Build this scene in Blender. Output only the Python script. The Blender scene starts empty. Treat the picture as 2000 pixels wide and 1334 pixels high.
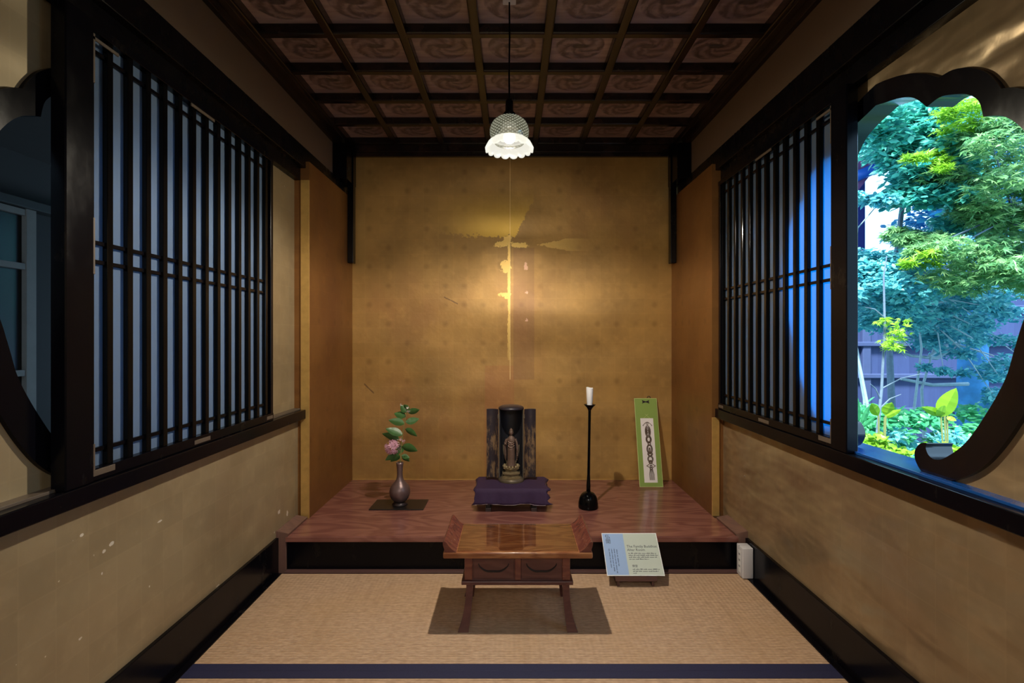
import bpy, bmesh, math, random
from mathutils import Vector, Matrix, noise
from mathutils.geometry import tessellate_polygon
C = bpy.context.scene.collection
PI = math.pi
E = 1.2            # eye height
F = 1010.0         # focal length in pixels of a 2000 px wide frame

# ------------------------------------------------------------------ node helper
class V:
    def __init__(s, nt, sock): s.nt, s.s = nt, sock
    def _m(s, op, o=None, o2=None):
        n = s.nt.nodes.new('ShaderNodeMath'); n.operation = op
        s.nt.links.new(s.s, n.inputs[0])
        for i, q in ((1, o), (2, o2)):
            if q is None: continue
            if isinstance(q, V): s.nt.links.new(q.s, n.inputs[i])
            else: n.inputs[i].default_value = q
        return V(s.nt, n.outputs[0])
    def __add__(s, o): return s._m('ADD', o)
    def __sub__(s, o): return s._m('SUBTRACT', o)
    def __mul__(s, o): return s._m('MULTIPLY', o)
    def __truediv__(s, o): return s._m('DIVIDE', o)
    def inv(s): return (s * -1.0) + 1.0
    def abs(s): return s._m('ABSOLUTE')
    def fract(s): return s._m('FRACT')
    def floor(s): return s._m('FLOOR')
    def gt(s, o): return s._m('GREATER_THAN', o)
    def lt(s, o): return s._m('LESS_THAN', o)
    def mx(s, o): return s._m('MAXIMUM', o)
    def mn(s, o): return s._m('MINIMUM', o)
    def pw(s, o): return s._m('POWER', o)
    def sin(s): return s._m('SINE')
    def step(s, a, b):       # smooth ramp from 0 at a to 1 at b
        n = s.nt.nodes.new('ShaderNodeMapRange'); n.interpolation_type = 'SMOOTHSTEP'
        s.nt.links.new(s.s, n.inputs[0]); n.inputs[1].default_value = a; n.inputs[2].default_value = b
        return V(s.nt, n.outputs[0])

class Mat:
    def __init__(s, name):
        s.m = bpy.data.materials.new(name); s.m.use_nodes = True
        s.nt = s.m.node_tree; s.n = s.nt.nodes; s.l = s.nt.links
        s.b = s.n['Principled BSDF']; s.out = s.n['Material Output']
        s._xyz = None
    def coords(s):
        if not s._xyz:
            s.tc = s.n.new('ShaderNodeTexCoord'); sp = s.n.new('ShaderNodeSeparateXYZ')
            s.l.new(s.tc.outputs['Object'], sp.inputs[0])
            s._xyz = tuple(V(s.nt, sp.outputs[i]) for i in range(3))
        return s._xyz
    def vec(s, x, y, z):
        c = s.n.new('ShaderNodeCombineXYZ')
        for i, q in enumerate((x, y, z)):
            if isinstance(q, V): s.l.new(q.s, c.inputs[i])
            else: c.inputs[i].default_value = q
        return c.outputs[0]
    def noise(s, scale=5, detail=4, sc=(1, 1, 1), rough=.55, dist=0):
        x, y, z = s.coords()
        n = s.n.new('ShaderNodeTexNoise'); n.inputs['Scale'].default_value = scale
        n.inputs['Detail'].default_value = detail; n.inputs['Roughness'].default_value = rough
        n.inputs['Distortion'].default_value = dist
        s.l.new(s.vec(x * sc[0], y * sc[1], z * sc[2]), n.inputs['Vector'])
        return V(s.nt, n.outputs[0])
    def white(s, a, b):
        n = s.n.new('ShaderNodeTexWhiteNoise'); n.noise_dimensions = '2D'
        s.l.new(s.vec(a, b, 0.0), n.inputs['Vector'])
        return V(s.nt, n.outputs[0])
    def mix(s, f, a, b):
        n = s.n.new('ShaderNodeMix'); n.data_type = 'RGBA'; n.clamp_factor = True
        for sock, q in ((n.inputs[0], f), (n.inputs[6], a), (n.inputs[7], b)):
            if isinstance(q, V): s.l.new(q.s, sock)
            elif isinstance(q, bpy.types.NodeSocket): s.l.new(q, sock)
            elif isinstance(q, tuple): sock.default_value = (*q, 1)
            else: sock.default_value = q
        return n.outputs[2]
    def set(s, **k):
        for a, q in k.items():
            sock = s.b.inputs[a.replace('_', ' ')]
            if isinstance(q, V): s.l.new(q.s, sock)
            elif isinstance(q, bpy.types.NodeSocket): s.l.new(q, sock)
            elif isinstance(q, tuple): sock.default_value = (*q, 1)
            else: sock.default_value = q
        return s
    def bump(s, h, strength=.3, dist=.01):
        n = s.n.new('ShaderNodeBump'); n.inputs['Strength'].default_value = strength
        n.inputs['Distance'].default_value = dist
        s.l.new(h.s, n.inputs['Height']); s.l.new(n.outputs[0], s.b.inputs['Normal'])
        return s

def plain(name, col, rough=.5, metal=0.0, var=.12, bump=.0, sc=20):
    m = Mat(name)
    n = m.noise(sc, 3)
    m.set(Base_Color=m.mix(n, tuple(c * (1 - var) for c in col), tuple(min(1, c * (1 + var)) for c in col)), Roughness=rough, Metallic=metal)
    if bump: m.bump(n, bump, .004)
    return m

# ------------------------------------------------------------------ materials
M = {}
def lacquer(name, col, worn, rough=.22, amount=.64, spec=.16):
    m = Mat(name)
    w = m.noise(9, 6, (1, 1, .5), .65); g = m.noise(60, 3)
    m.set(Base_Color=m.mix(w.step(amount, amount + .08), m.mix(g, tuple(c * .8 for c in col), col), worn),
          Roughness=w.step(.4, .75) * .10 + rough)
    m.b.inputs['Specular IOR Level'].default_value = spec
    m.bump(m.noise(14, 3), .06, .004)
    return m
M['black'] = lacquer('black_lacquer', (.0025, .0025, .0045), (.007, .006, .006), .2, .6)
M['black_gloss'] = lacquer('black_gloss', (.003, .003, .0035), (.007, .006, .006), .1, .7)
M['black_frame'] = lacquer('frame_lacquer', (.0025, .003, .006), (.006, .006, .008), .16, .6, .9)
M['worn'] = plain('worn_edge', (.10, .075, .055), .5)
M['beam'] = lacquer('beam_lacquer', (.003, .003, .0045), (.007, .006, .006), .25)
m = Mat('coffer_lacquer')
w = m.noise(7, 5)
m.set(Base_Color=m.mix(w.step(.4, .75), (.012, .008, .009), (.035, .019, .016)), Roughness=.22); M['coffer'] = m

SCUFFS = []
for _px, _py, _a, _b in ((218, 1062, .014, .009), (203, 1077, .010, .008), (312, 1018, .020, .006), (157, 1247, .009, .006), (199, 1120, .005, .006), (545, 1000, .020, .016), (561, 1003, .014, .022),
                         (292, 1145, .004, .005), (160, 1045, .008, .006), (536, 1040, .006, .008), (425, 1144, .02, .004)):
    _Y = 1.215 * F / (1000 - _px); SCUFFS.append((_Y, E + (660 - _py) * _Y / F, _a * .75, _b * .75))
def gold(name, base, dark, red, metal=.55, rough=.42, wave=(1, 1, 1), wavescale=3, wavestr=.35, leaf='xz', chips=True, spots=True, det=1, bd=.09):
    m = Mat(name); x, y, z = m.coords()
    a = x if leaf[0] == 'x' else y
    L = .106
    ca, cz = (a / L).floor(), (z / L).floor()
    rnd = m.white(ca, cz)
    n1 = m.noise(2.2, 5, (1, 1, 1), .6); n2 = m.noise(16, 4)
    col = m.mix(n1.step(.35, .7), base, dark)
    col = m.mix(m.noise(1.3, 3, (1.3, 1.3, .6)).step(.5, .75) * .55, col, red)
    col = m.mix(rnd * .28, col, tuple(c * .6 for c in base))
    col = m.mix(n2.step(.5, .8) * .25, col, tuple(min(1, c * 1.35) for c in base))
    # seams between the leaves, slightly lighter where two leaves overlap
    fa, fz = (a / L).fract(), (z / L).fract()
    seam = ((fa - .5).abs().gt(.475)).mx((fz - .5).abs().gt(.475))
    col = m.mix(seam * .06, col, tuple(min(1, c * 1.6) for c in base))
    if spots:
        S = .137
        da = (a / S).fract() - .5; dz = (z / S).fract() - .5
        r = (da * da + dz * dz)._m('SQRT')
        keep = m.white((a / S).floor(), (z / S).floor()).step(.2, 1.0)
        col = m.mix(r.step(.24, .02) * keep * .32, col, (.09, .035, .012))
    if chips:
        c = m.noise(34, 3, (1, 1, 1), .6).gt(.735) * m.noise(2.1, 2).gt(.56)
        col = m.mix(c * .8, col, (.75, .68, .55))
    if name == 'gold_leaf_room':     # chipped leaf showing white ground on the left wall
        nn = (m.noise(60, 4, (1, 1, 1), .7) - .5) * 3.0
        for cy, cz, ry, rz in SCUFFS:
            dy = (y - cy) / ry; dz = (z - cz) / rz
            col = m.mix(((dy * dy + dz * dz) + nn).lt(.75) * .85, col, (.78, .72, .62))
    m.set(Base_Color=col, Metallic=metal, Roughness=m.noise(6, 4) * .16 + (rough - .08))
    h = m.noise(wavescale, det, wave, .45) + n2 * .012
    m.bump(h, wavestr, bd)
    return m, col
M['gold_side'] = gold('gold_leaf_room', (.37, .29, .17), (.29, .22, .125), (.30, .20, .13), .30, .42, (1, 1, 1.6), 2.4, .4, 'yz', True, False)[0]
M['gold_right'] = gold('gold_leaf_room_right', (.36, .265, .15), (.27, .19, .105), (.29, .18, .11), .45, .34, (1, .6, 1.3), 3.2, .9, 'yz', False, False, 3)[0]
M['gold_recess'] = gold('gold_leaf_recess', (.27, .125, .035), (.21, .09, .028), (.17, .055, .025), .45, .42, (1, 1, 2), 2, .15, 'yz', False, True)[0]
M['frieze'] = plain('frieze_plaster', (.15, .095, .06), .8, var=.08, sc=5)
M['gold_edge'] = plain('gold_edge', (.60, .38, .12), .32, .5, .25, .2, 25)

# the back wall: aged leaf, with the bright exposed patches of newer leaf down its middle joint
m, col = gold('gold_leaf_back', (.50, .29, .085), (.34, .195, .06), (.33, .14, .055), .30, .50, (.25, 1, 1.0), 1.5, 1.0, 'xz', False, True, 1.5, .17)
x, y, z = m.coords()
nb = (m.noise(38, 6, (1, 1, 1), .72) - .5) * 1.7; nf = m.noise(9, 3) - .5
joint = ((x + .014).abs()).lt(.0022)
col = m.mix((x + .09).abs().lt(.105) * z.lt(1.0) * .25, col, (.42, .13, .06))
col = m.mix((x - .085).abs().lt(.075) * z.gt(.9) * z.lt(1.85) * .32, col, (.20, .09, .06))
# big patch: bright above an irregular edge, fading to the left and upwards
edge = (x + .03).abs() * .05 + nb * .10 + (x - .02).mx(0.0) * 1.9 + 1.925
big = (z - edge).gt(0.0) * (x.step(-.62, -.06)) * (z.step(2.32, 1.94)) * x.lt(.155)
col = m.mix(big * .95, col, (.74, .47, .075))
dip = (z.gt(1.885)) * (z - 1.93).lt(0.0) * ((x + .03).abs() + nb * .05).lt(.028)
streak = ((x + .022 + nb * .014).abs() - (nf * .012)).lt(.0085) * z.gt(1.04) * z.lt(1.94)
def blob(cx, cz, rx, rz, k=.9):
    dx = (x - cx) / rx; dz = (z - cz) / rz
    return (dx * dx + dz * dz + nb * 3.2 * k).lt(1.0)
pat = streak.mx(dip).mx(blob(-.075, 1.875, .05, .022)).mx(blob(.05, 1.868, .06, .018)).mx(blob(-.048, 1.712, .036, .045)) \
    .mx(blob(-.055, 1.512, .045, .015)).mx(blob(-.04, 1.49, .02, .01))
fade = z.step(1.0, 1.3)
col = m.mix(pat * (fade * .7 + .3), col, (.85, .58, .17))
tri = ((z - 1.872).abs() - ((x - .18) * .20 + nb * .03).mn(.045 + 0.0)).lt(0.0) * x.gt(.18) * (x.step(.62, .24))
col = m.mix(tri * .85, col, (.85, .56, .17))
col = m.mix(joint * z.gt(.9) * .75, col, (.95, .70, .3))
col = m.mix(blob(.10, 1.715, .02, .02, 2.4).mx(blob(.105, 1.53, .012, .012, 2)).mx(blob(.105, 1.33, .01, .015, 2)) * .8, col, (.75, .45, .32))
scr = (((z - .835) + (x + 1.03) * .95).abs() + nb * .01).lt(.006) * (x + 1.03).abs().lt(.035)
scr2 = (((z - 1.47) + (x + .44) * .5).abs() + nb * .008).lt(.005) * (x + .44).abs().lt(.05)
col = m.mix(scr.mx(scr2) * .7, col, (.12, .06, .03))
m.set(Base_Color=col)
M['gold_back'] = m

def wood(name, c1, c2, rough=.25, sc=(1, 9, 9), scale=2.2, rings=9, var=.6):
    m = Mat(name); x, y, z = m.coords()
    n = m.noise(scale, 3, sc, .5, .6)
    f = (n * rings).fract(); f = (f - .5).abs() * 2.0
    g = m.noise(40, 4, (sc[0] * .3, sc[1] * .6, sc[2] * .6))
    c = m.mix(f.step(.1, .95) * var + (g - .5) * .5, c1, c2)
    m.set(Base_Color=c, Roughness=g * .08 + rough)
    return m
M['platform'] = wood('platform_wood', (.19, .072, .058), (.31, .135, .105), .15, (.55, 2.1, 1), 2.6, 8, .6)
M['table'] = wood('table_wood', (.13, .035, .028), (.22, .075, .045), .22, (1, 4, 4), 2.4, 6)
M['table_top'] = wood('table_top_wood', (.22, .075, .03), (.42, .19, .075), .2, (1, 3.5, 3.5), 3.2, 6)
M['table_dark'] = wood('table_dark_wood', (.085, .028, .026), (.14, .055, .045), .3, (1, 4, 4), 2.4, 6)
M['groove'] = plain('groove_dark', (.015, .008, .008), .6)
M['post_brown'] = wood('post_brown', (.15, .08, .065), (.22, .12, .09), .45, (6, 6, .6), 2, 5)
M['stand_wood'] = wood('stand_wood', (.035, .02, .018), (.06, .032, .028), .3)

m = Mat('glass_sheet'); m.b.inputs['Base Color'].default_value = (.97, .99, .98, 1)
m.set(Roughness=.01, IOR=1.5, Transmission_Weight=1.0)
tr = m.n.new('ShaderNodeBsdfTransparent'); gl = m.n.new('ShaderNodeBsdfGlossy'); gl.inputs['Roughness'].default_value = .015
fr = m.n.new('ShaderNodeFresnel'); fr.inputs[0].default_value = 2.1; mx = m.n.new('ShaderNodeMixShader')
m.l.new(fr.outputs[0], mx.inputs[0]); m.l.new(tr.outputs[0], mx.inputs[1]); m.l.new(gl.outputs[0], mx.inputs[2])
m.l.new(mx.outputs[0], m.out.inputs[0]); M['glass'] = m

# tatami rush
m = Mat('tatami_rush'); x, y, z = m.coords()
rib = ((y * (2 * PI / .0105)).sin() * .5 + .5)
cord = ((x * (2 * PI / .019)).sin() * .5 + .5)
weave = m.noise(95, 3, (.35, 1, 1)); big = m.noise(3, 3); warp = m.noise(8, 3, (3, .4, 1))
c = m.mix(weave.step(.3, .7), (.50, .32, .20), (.68, .46, .30))
c = m.mix(rib * .22, c, (.28, .17, .09))
c = m.mix(big.step(.4, .7) * .4, c, (.54, .33, .17))
c = m.mix(warp.step(.5, .8) * .25, c, (.30, .19, .12))
m.set(Base_Color=c, Roughness=.6); m.bump(rib * .5 + weave * .6 + cord * .25, .8, .006); M['tatami'] = m
m = Mat('tatami_border'); x, y, z = m.coords()
m.set(Base_Color=m.mix(m.noise(200, 2), (.009, .010, .04), (.02, .022, .075)), Roughness=.7); M['border'] = m

# ceiling boards with a round carved crest in each coffer
CP = .331; CY0 = 3.675
m = Mat('ceiling_boards'); x, y, z = m.coords()
px = ((x / CP) + 50.5).fract() - .5; py = ((y - CY0) / CP + 100.0).fract() - .5
ix = ((x / CP) + .5).floor(); iy = ((y - CY0) / CP).floor()
r = (px * px + py * py)._m('SQRT')
sw = m.noise(13, 4, (1, 1, 1), .6, 1.2)
ang = py._m('ARCTAN2', px)
wv = ((ang * 5.0 + r * 34.0 + sw * 9.0).sin() * .5 + .5)
ring = r.step(.37, .33) * r.step(.02, .10)
band = (r - .31).abs().step(.05, .02)
core = (px * px * .55 + (py + .01) * (py + .01) * 2.4)._m('SQRT').step(.11, .07)
grain = m.noise(6, 4, (1, 7, 1))
c = m.mix(grain.step(.35, .7), (.40, .285, .27), (.56, .42, .385))
c = m.mix(ring * (wv * .6 + .28), c, (.12, .08, .078))
c = m.mix(band * wv * .35, c, (.11, .075, .07))
c = m.mix(core * .8, c, (.03, .024, .024))
c = m.mix(m.white(ix, iy) * .3, c, (.20, .13, .11))
m.set(Base_Color=c, Roughness=.36); m.bump(wv * ring, .25, .01); M['ceil'] = m

def paper(name, refl, trans):
    m = Mat(name)
    d = m.n.new('ShaderNodeBsdfDiffuse'); d.inputs[0].default_value = (*refl, 1)
    t = m.n.new('ShaderNodeBsdfTranslucent')
    n = m.noise(60, 3, (1, 1, .3))
    m.l.new(m.mix(n, tuple(c * .93 for c in trans), trans), t.inputs[0])
    a = m.n.new('ShaderNodeAddShader'); m.l.new(d.outputs[0], a.inputs[0]); m.l.new(t.outputs[0], a.inputs[1])
    m.l.new(a.outputs[0], m.out.inputs[0]); return m
M['paper_left'] = paper('window_paper', (.11, .145, .19), (.23, .38, .58))
M['paper_right'] = paper('window_paper_daylight_tint', (.075, .08, .08), (.0, .46, .80))  # stronger blue of the daylight put into this copy's paper tint

m = Mat('shade_opal')
e = m.n.new('ShaderNodeEmission'); e.inputs[0].default_value = (1, .97, .86, 1); e.inputs[1].default_value = 1.15
t = m.n.new('ShaderNodeBsdfTransparent'); x, y, z = m.coords(); m.l.new(m.mix(z.step(.008, .016), (1, 1, .95), (.25, .24, .2)), t.inputs[0])
g = m.n.new('ShaderNodeBsdfGlossy'); g.inputs['Roughness'].default_value = .1
mx = m.n.new('ShaderNodeMixShader'); mx.inputs[0].default_value = .45
mx2 = m.n.new('ShaderNodeMixShader'); mx2.inputs[0].default_value = .08
m.l.new(t.outputs[0], mx.inputs[1]); m.l.new(e.outputs[0], mx.inputs[2])
m.l.new(mx.outputs[0], mx2.inputs[1]); m.l.new(g.outputs[0], mx2.inputs[2]); m.l.new(mx2.outputs[0], m.out.inputs[0]); M['opal'] = m
m = Mat('shade_cut_glass'); x, y, z = m.coords()
an = y._m('ARCTAN2', x)
d1 = ((an * 26.0 + z * 520.0).sin() * .5 + .5); d2 = ((an * 26.0 - z * 520.0).sin() * .5 + .5)
cut = (d1 * d2)
e = m.n.new('ShaderNodeEmission'); e.inputs[1].default_value = .62
m.l.new(m.mix(cut.step(.1, .6), (.20, .20, .14), (.72, .72, .55)), e.inputs[0])
t = m.n.new('ShaderNodeBsdfTransparent'); t.inputs[0].default_value = (.75, .74, .68, 1)
g = m.n.new('ShaderNodeBsdfGlossy'); g.inputs['Roughness'].default_value = .08
mx = m.n.new('ShaderNodeMixShader'); m.l.new((cut * .5 + .25).s, mx.inputs[0])
mx2 = m.n.new('ShaderNodeMixShader'); mx2.inputs[0].default_value = .12
m.l.new(t.outputs[0], mx.inputs[1]); m.l.new(e.outputs[0], mx.inputs[2])
m.l.new(mx.outputs[0], mx2.inputs[1]); m.l.new(g.outputs[0], mx2.inputs[2]); m.l.new(mx2.outputs[0], m.out.inputs[0]); M['cutglass'] = m
m = Mat('bulb_glow'); m.set(Base_Color=(1, 1, 1), Emission_Color=(1, .96, .85), Emission_Strength=6.0); M['bulb'] = m

M['white_plastic'] = plain('white_plastic', (.62, .62, .66), .35, var=.03)
M['grey_plastic'] = plain('grey_plastic', (.30, .30, .33), .5, var=.03)
M['bronze'] = plain('vase_bronze', (.17, .115, .115), .38, .55, .35, .25, 22)
M['bronze_dark'] = plain('vase_foot_dark', (.03, .02, .022), .4, .3)
M['tray'] = plain('tray_lacquer', (.008, .007, .008), .3)
M['leaf'] = plain('sprig_leaf', (.05, .14, .035), .38, var=.4, sc=30)
M['stem'] = plain('sprig_stem', (.20, .22, .07), .5)
M['petal'] = plain('sprig_petal', (.62, .33, .44), .5, var=.35, sc=90)
M['petal_white'] = plain('petal_white', (.85, .75, .72), .5, var=.1)
M['candle'] = plain('candle_wax', (.80, .80, .84), .5, var=.06)
M['cloth'] = plain('purple_cloth', (.032, .012, .05), .8, var=.2, bump=.2, sc=60)
M['hem'] = plain('cloth_hem', (.42, .32, .40), .8)
M['green_card'] = plain('green_card', (.24, .36, .08), .75, var=.05, sc=200)
M['card_edge'] = plain('card_edge', (.60, .68, .30), .6)
M['strip'] = plain('strip_paper', (.85, .82, .84), .8, var=.03)
M['cordk'] = plain('knot_cord', (.11, .075, .055), .7, var=.3)
M['bow'] = plain('bow_cord', (.025, .018, .015), .7)
M['ink'] = plain('ink', (.05, .055, .07), .7)
M['ink_blue'] = plain('ink_blue', (.06, .10, .22), .7)
M['card_blue'] = plain('card_blue', (.32, .47, .76), .5, var=.03)
M['card_green'] = plain('card_pale', (.55, .62, .55), .5, var=.03)
M['card_white'] = plain('card_white', (.85, .86, .86), .4, var=.02)
M['holder'] = plain('card_holder', (.10, .05, .045), .4)
M['metal'] = plain('screw_metal', (.5, .45, .38), .3, .9)

m = Mat('shrine_outside'); x, y, z = m.coords()
w = m.noise(34, 6, (1, 1, .35), .7)
m.set(Base_Color=m.mix(w.step(.46, .62) * z.step(.42, .30), (.028, .022, .03), (.22, .14, .075)), Roughness=.42, Metallic=.15); M['shrine'] = m
M['shrine_in'] = plain('shrine_inside', (.018, .018, .024), .4)
M['shrine_rim'] = plain('shrine_rim', (.16, .125, .085), .35, .4, .4)
M['statue'] = plain('statue_bronze', (.17, .11, .085), .38, .4, .4, .3, 90)
M['pedestal'] = plain('pedestal_gilt', (.30, .23, .13), .35, .5, .5, .3, 70)
M['halo'] = plain('halo_gilt', (.16, .13, .09), .4, .4, .4)

# garden
def leafmat(name, a, b, rough=.3, trans=.45):
    m = Mat(name)
    n = m.noise(3.0, 3); n2 = m.noise(45, 2)
    g = m.n.new('ShaderNodeNewGeometry')
    rnd = V(m.nt, g.outputs['Random Per Island'])
    colr = m.mix(rnd * .8 + (n - .5) * .9, a, b)
    m.set(Base_Color=colr, Roughness=rough)
    t = m.n.new('ShaderNodeBsdfTranslucent'); m.l.new(colr, t.inputs[0])
    mx = m.n.new('ShaderNodeMixShader'); mx.inputs[0].default_value = trans
    m.l.new(m.b.outputs[0], mx.inputs[1]); m.l.new(t.outputs[0], mx.inputs[2]); m.l.new(mx.outputs[0], m.out.inputs[0])
    return m
M['leaf_teal'] = leafmat('leaf_teal', (.025, .28, .28), (.22, .82, .62))
M['leaf_cyan'] = leafmat('leaf_cyan', (.03, .30, .42), (.34, .86, .80))
M['leaf_green'] = leafmat('leaf_green', (.04, .33, .16), (.16, .62, .26))
M['leaf_lime'] = leafmat('leaf_lime', (.22, .46, .03), (.45, .72, .06))
M['leaf_olive'] = leafmat('leaf_olive', (.10, .30, .12), (.38, .62, .24))
M['leaf_blue'] = leafmat('leaf_blue', (.02, .20, .50), (.14, .60, .72))
M['bark_blue'] = plain('bark_blue', (.07, .30, .62), .8, var=.5, bump=.6, sc=9)
M['bark'] = plain('bark_grey', (.14, .19, .26), .8, var=.4, bump=.5, sc=30)
M['twig'] = plain('twig', (.35, .45, .5), .7, var=.3)
m = Mat('fence_boards'); x, y, z = m.coords()
bd = (x / .14).floor()
m.set(Base_Color=m.mix(m.white(bd, 1.0) * .5 + m.noise(9, 4, (4, 1, .5)) * .5, (.018, .03, .11), (.05, .075, .20)), Roughness=.7)
m.bump(((x / .14).fract() - .5).abs().gt(.46), .8, .02); M['fence'] = m
M['rail'] = plain('fence_rail', (.05, .07, .17), .6)
M['soil'] = plain('garden_soil', (.03, .09, .09), .9, var=.5, bump=.6, sc=8)
M['roof'] = plain('roof_tiles', (.20, .06, .16), .6, var=.4, sc=12)
M['roof_wall'] = plain('roof_wall', (.03, .035, .20), .8)
M['gutter'] = plain('gutter_blue', (.02, .12, .50), .4)
M['sill_sky_tint'] = lacquer('outer_sill', (.01, .09, .36), (.02, .12, .4), .2, .6, .6)  # blue daylight on the dark sill is put into the lacquer colour
# corridor on the left
M['corr_wall'] = plain('corridor_wall', (.065, .055, .05), .8, var=.06, sc=3)
M['corr_frame'] = plain('corridor_frame', (.05, .045, .04), .6)
M['corr_rail'] = plain('corridor_rail', (.26, .22, .19), .6)
M['corr_pane'] = plain('corridor_pane', (.016, .014, .012), .25, var=.2, sc=3)
M['corr_floor'] = plain('corridor_floor', (.05, .045, .04), .5)
M['rear'] = plain('rear_wall', (.30, .24, .15), .7)

def mt(k): return M[k].m if isinstance(M[k], Mat) else M[k]

# ------------------------------------------------------------------ mesh helpers
def bm_new(): return bmesh.new()
def box(bm, x0, x1, y0, y1, z0, z1, bev=0, seg=2):
    t = bmesh.new()
    vs = [t.verts.new((x, y, z)) for x in (x0, x1) for y in (y0, y1) for z in (z0, z1)]
    for f in ((0, 1, 3, 2), (4, 6, 7, 5), (0, 4, 5, 1), (2, 3, 7, 6), (0, 2, 6, 4), (1, 5, 7, 3)):
        t.faces.new([vs[i] for i in f])
    bmesh.ops.recalc_face_normals(t, faces=t.faces)
    if bev: bmesh.ops.bevel(t, geom=list(t.edges), offset=bev, segments=seg, affect='EDGES', profile=.5)
    merge(bm, t)
def merge(bm, t, mat=None):
    if mat is not None: t.transform(mat)
    me = bpy.data.meshes.new('tmp'); t.to_mesh(me); t.free(); bm.from_mesh(me); bpy.data.meshes.remove(me)
def lathe(bm, prof, n=32, c=(0, 0, 0), cap=True, sc=(1, 1)):
    rings = []
    for r, z in prof:
        if r < 1e-5: rings.append([bm.verts.new((c[0], c[1], c[2] + z))])
        else: rings.append([bm.verts.new((c[0] + r * sc[0] * math.cos(2 * PI * i / n), c[1] + r * sc[1] * math.sin(2 * PI * i / n), c[2] + z)) for i in range(n)])
    for a, b in zip(rings, rings[1:]):
        for i in range(n):
            j = (i + 1) % n
            if len(a) == 1 and len(b) == 1: continue
            if len(a) == 1: bm.faces.new((a[0], b[j], b[i]))
            elif len(b) == 1: bm.faces.new((a[i], a[j], b[0]))
            else: bm.faces.new((a[i], a[j], b[j], b[i]))
    if cap:
        if len(rings[0]) > 1: bm.faces.new(rings[0][::-1])
        if len(rings[-1]) > 1: bm.faces.new(rings[-1])
def tube(bm, pts, r, n=8, closed=False, flat=1.0):
    pts = [Vector(p) for p in pts]; k = len(pts)
    rs = r if isinstance(r, (list, tuple)) else [r] * k
    up = None; rings = []
    for i, p in enumerate(pts):
        if closed: d = (pts[(i + 1) % k] - pts[i - 1])
        else: d = pts[min(i + 1, k - 1)] - pts[max(i - 1, 0)]
        if d.length < 1e-9: d = Vector((0, 0, 1))
        d.normalize()
        if up is None: up = d.orthogonal().normalized()
        up = (up - d * up.dot(d))
        up = up.normalized() if up.length > 1e-6 else d.orthogonal().normalized()
        s = d.cross(up)
        rings.append([bm.verts.new(p + (up * math.cos(2 * PI * a / n) + s * math.sin(2 * PI * a / n) * flat) * rs[i]) for a in range(n)])
    pr = list(zip(rings, rings[1:])) + ([(rings[-1], rings[0])] if closed else [])
    for a, b in pr:
        for i in range(n):
            j = (i + 1) % n; bm.faces.new((a[i], a[j], b[j], b[i]))
    if not closed:
        bm.faces.new(rings[0][::-1]); bm.faces.new(rings[-1])
def prism(bm, poly, axis, a, b, holes=()):
    """polygon in the two other axes (in xyz order), extruded along axis from a to b"""
    def P(u, v, w): return {'x': (w, u, v), 'y': (u, w, v), 'z': (u, v, w)}[axis]
    loops = [poly] + list(holes)
    tri = tessellate_polygon([[Vector((p[0], p[1], 0)) for p in L] for L in loops])
    flat = [p for L in loops for p in L]
    va = [bm.verts.new(P(p[0], p[1], a)) for p in flat]; vb = [bm.verts.new(P(p[0], p[1], b)) for p in flat]
    for t in tri:
        try: bm.faces.new([va[i] for i in t]); bm.faces.new([vb[i] for i in reversed(t)])
        except ValueError: pass
    o = 0
    for L in loops:
        k = len(L)
        for i in range(k):
            j = (i + 1) % k
            bm.faces.new((va[o + i], va[o + j], vb[o + j], vb[o + i]))
        o += k
    bmesh.ops.recalc_face_normals(bm, faces=bm.faces)
def obj(name, bm, mat, parent=None, smooth=False, loc=None, label=None):
    me = bpy.data.meshes.new(name)
    if isinstance(bm, bmesh.types.BMesh): bm.to_mesh(me); bm.free()
    else: me.from_pydata(bm[0], [], bm[1])
    me.materials.append(mt(mat))
    o = bpy.data.objects.new(name, me); C.objects.link(o)
    if smooth:
        me.shade_smooth()
        if smooth == 'auto': me.set_sharp_from_angle(angle=math.radians(38))
    if parent: o.parent = parent
    if loc: o.location = loc
    if label: o['label'] = label
    return o
def thing(name, label, cat, loc=(0, 0, 0), rotz=0, group=None):
    o = bpy.data.objects.new(name, None); C.objects.link(o); o.empty_display_size = .05
    o.location = loc; o.rotation_euler = (0, 0, rotz); o['label'] = label; o['category'] = cat
    if group: o['group'] = group
    return o
def tag(o, label, cat, group=None, kind=None):
    o['label'] = label; o['category'] = cat
    if group: o['group'] = group
    if kind: o['kind'] = kind
    return o
def struct(name, bm, mat, parent=None, smooth=False):
    o = obj(name, bm, mat, parent, smooth)
    if parent is None: o['kind'] = 'structure'
    return o
def pix(px, py, Y): return ((px - 1000) / F * Y, Y, E + (660 - py) / F * Y)

# ------------------------------------------------------------------ floor and mats
bm = bm_new(); box(bm, -1.3, 1.3, -2.6, 3.8, -.12, -.03); struct('floor', bm, 'corr_floor')
def tatami(y0, y1, bord, label):
    t = thing('tatami_mat', label, 'tatami mat', (0, (y0 + y1) / 2, -.03))
    c = (y0 + y1) / 2; bw = .04
    a0, a1 = y0 - c, y1 - c
    m0 = a0 + (bw if 'n' in bord else 0); m1 = a1 - (bw if 'f' in bord else 0)
    bm = bm_new(); box(bm, -1.172, 1.172, m0, m1, 0, .03, .002); obj('rush_surface', bm, 'tatami', t)
    if 'n' in bord:
        bm = bm_new(); box(bm, -1.172, 1.172, a0 + .0005, m0, 0, .0312, .0015); obj('cloth_border', bm, 'border', t)
    if 'f' in bord:
        bm = bm_new(); box(bm, -1.172, 1.172, m1, a1 - .0005, 0, .0312, .0015); obj('cloth_border', bm, 'border', t)
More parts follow.
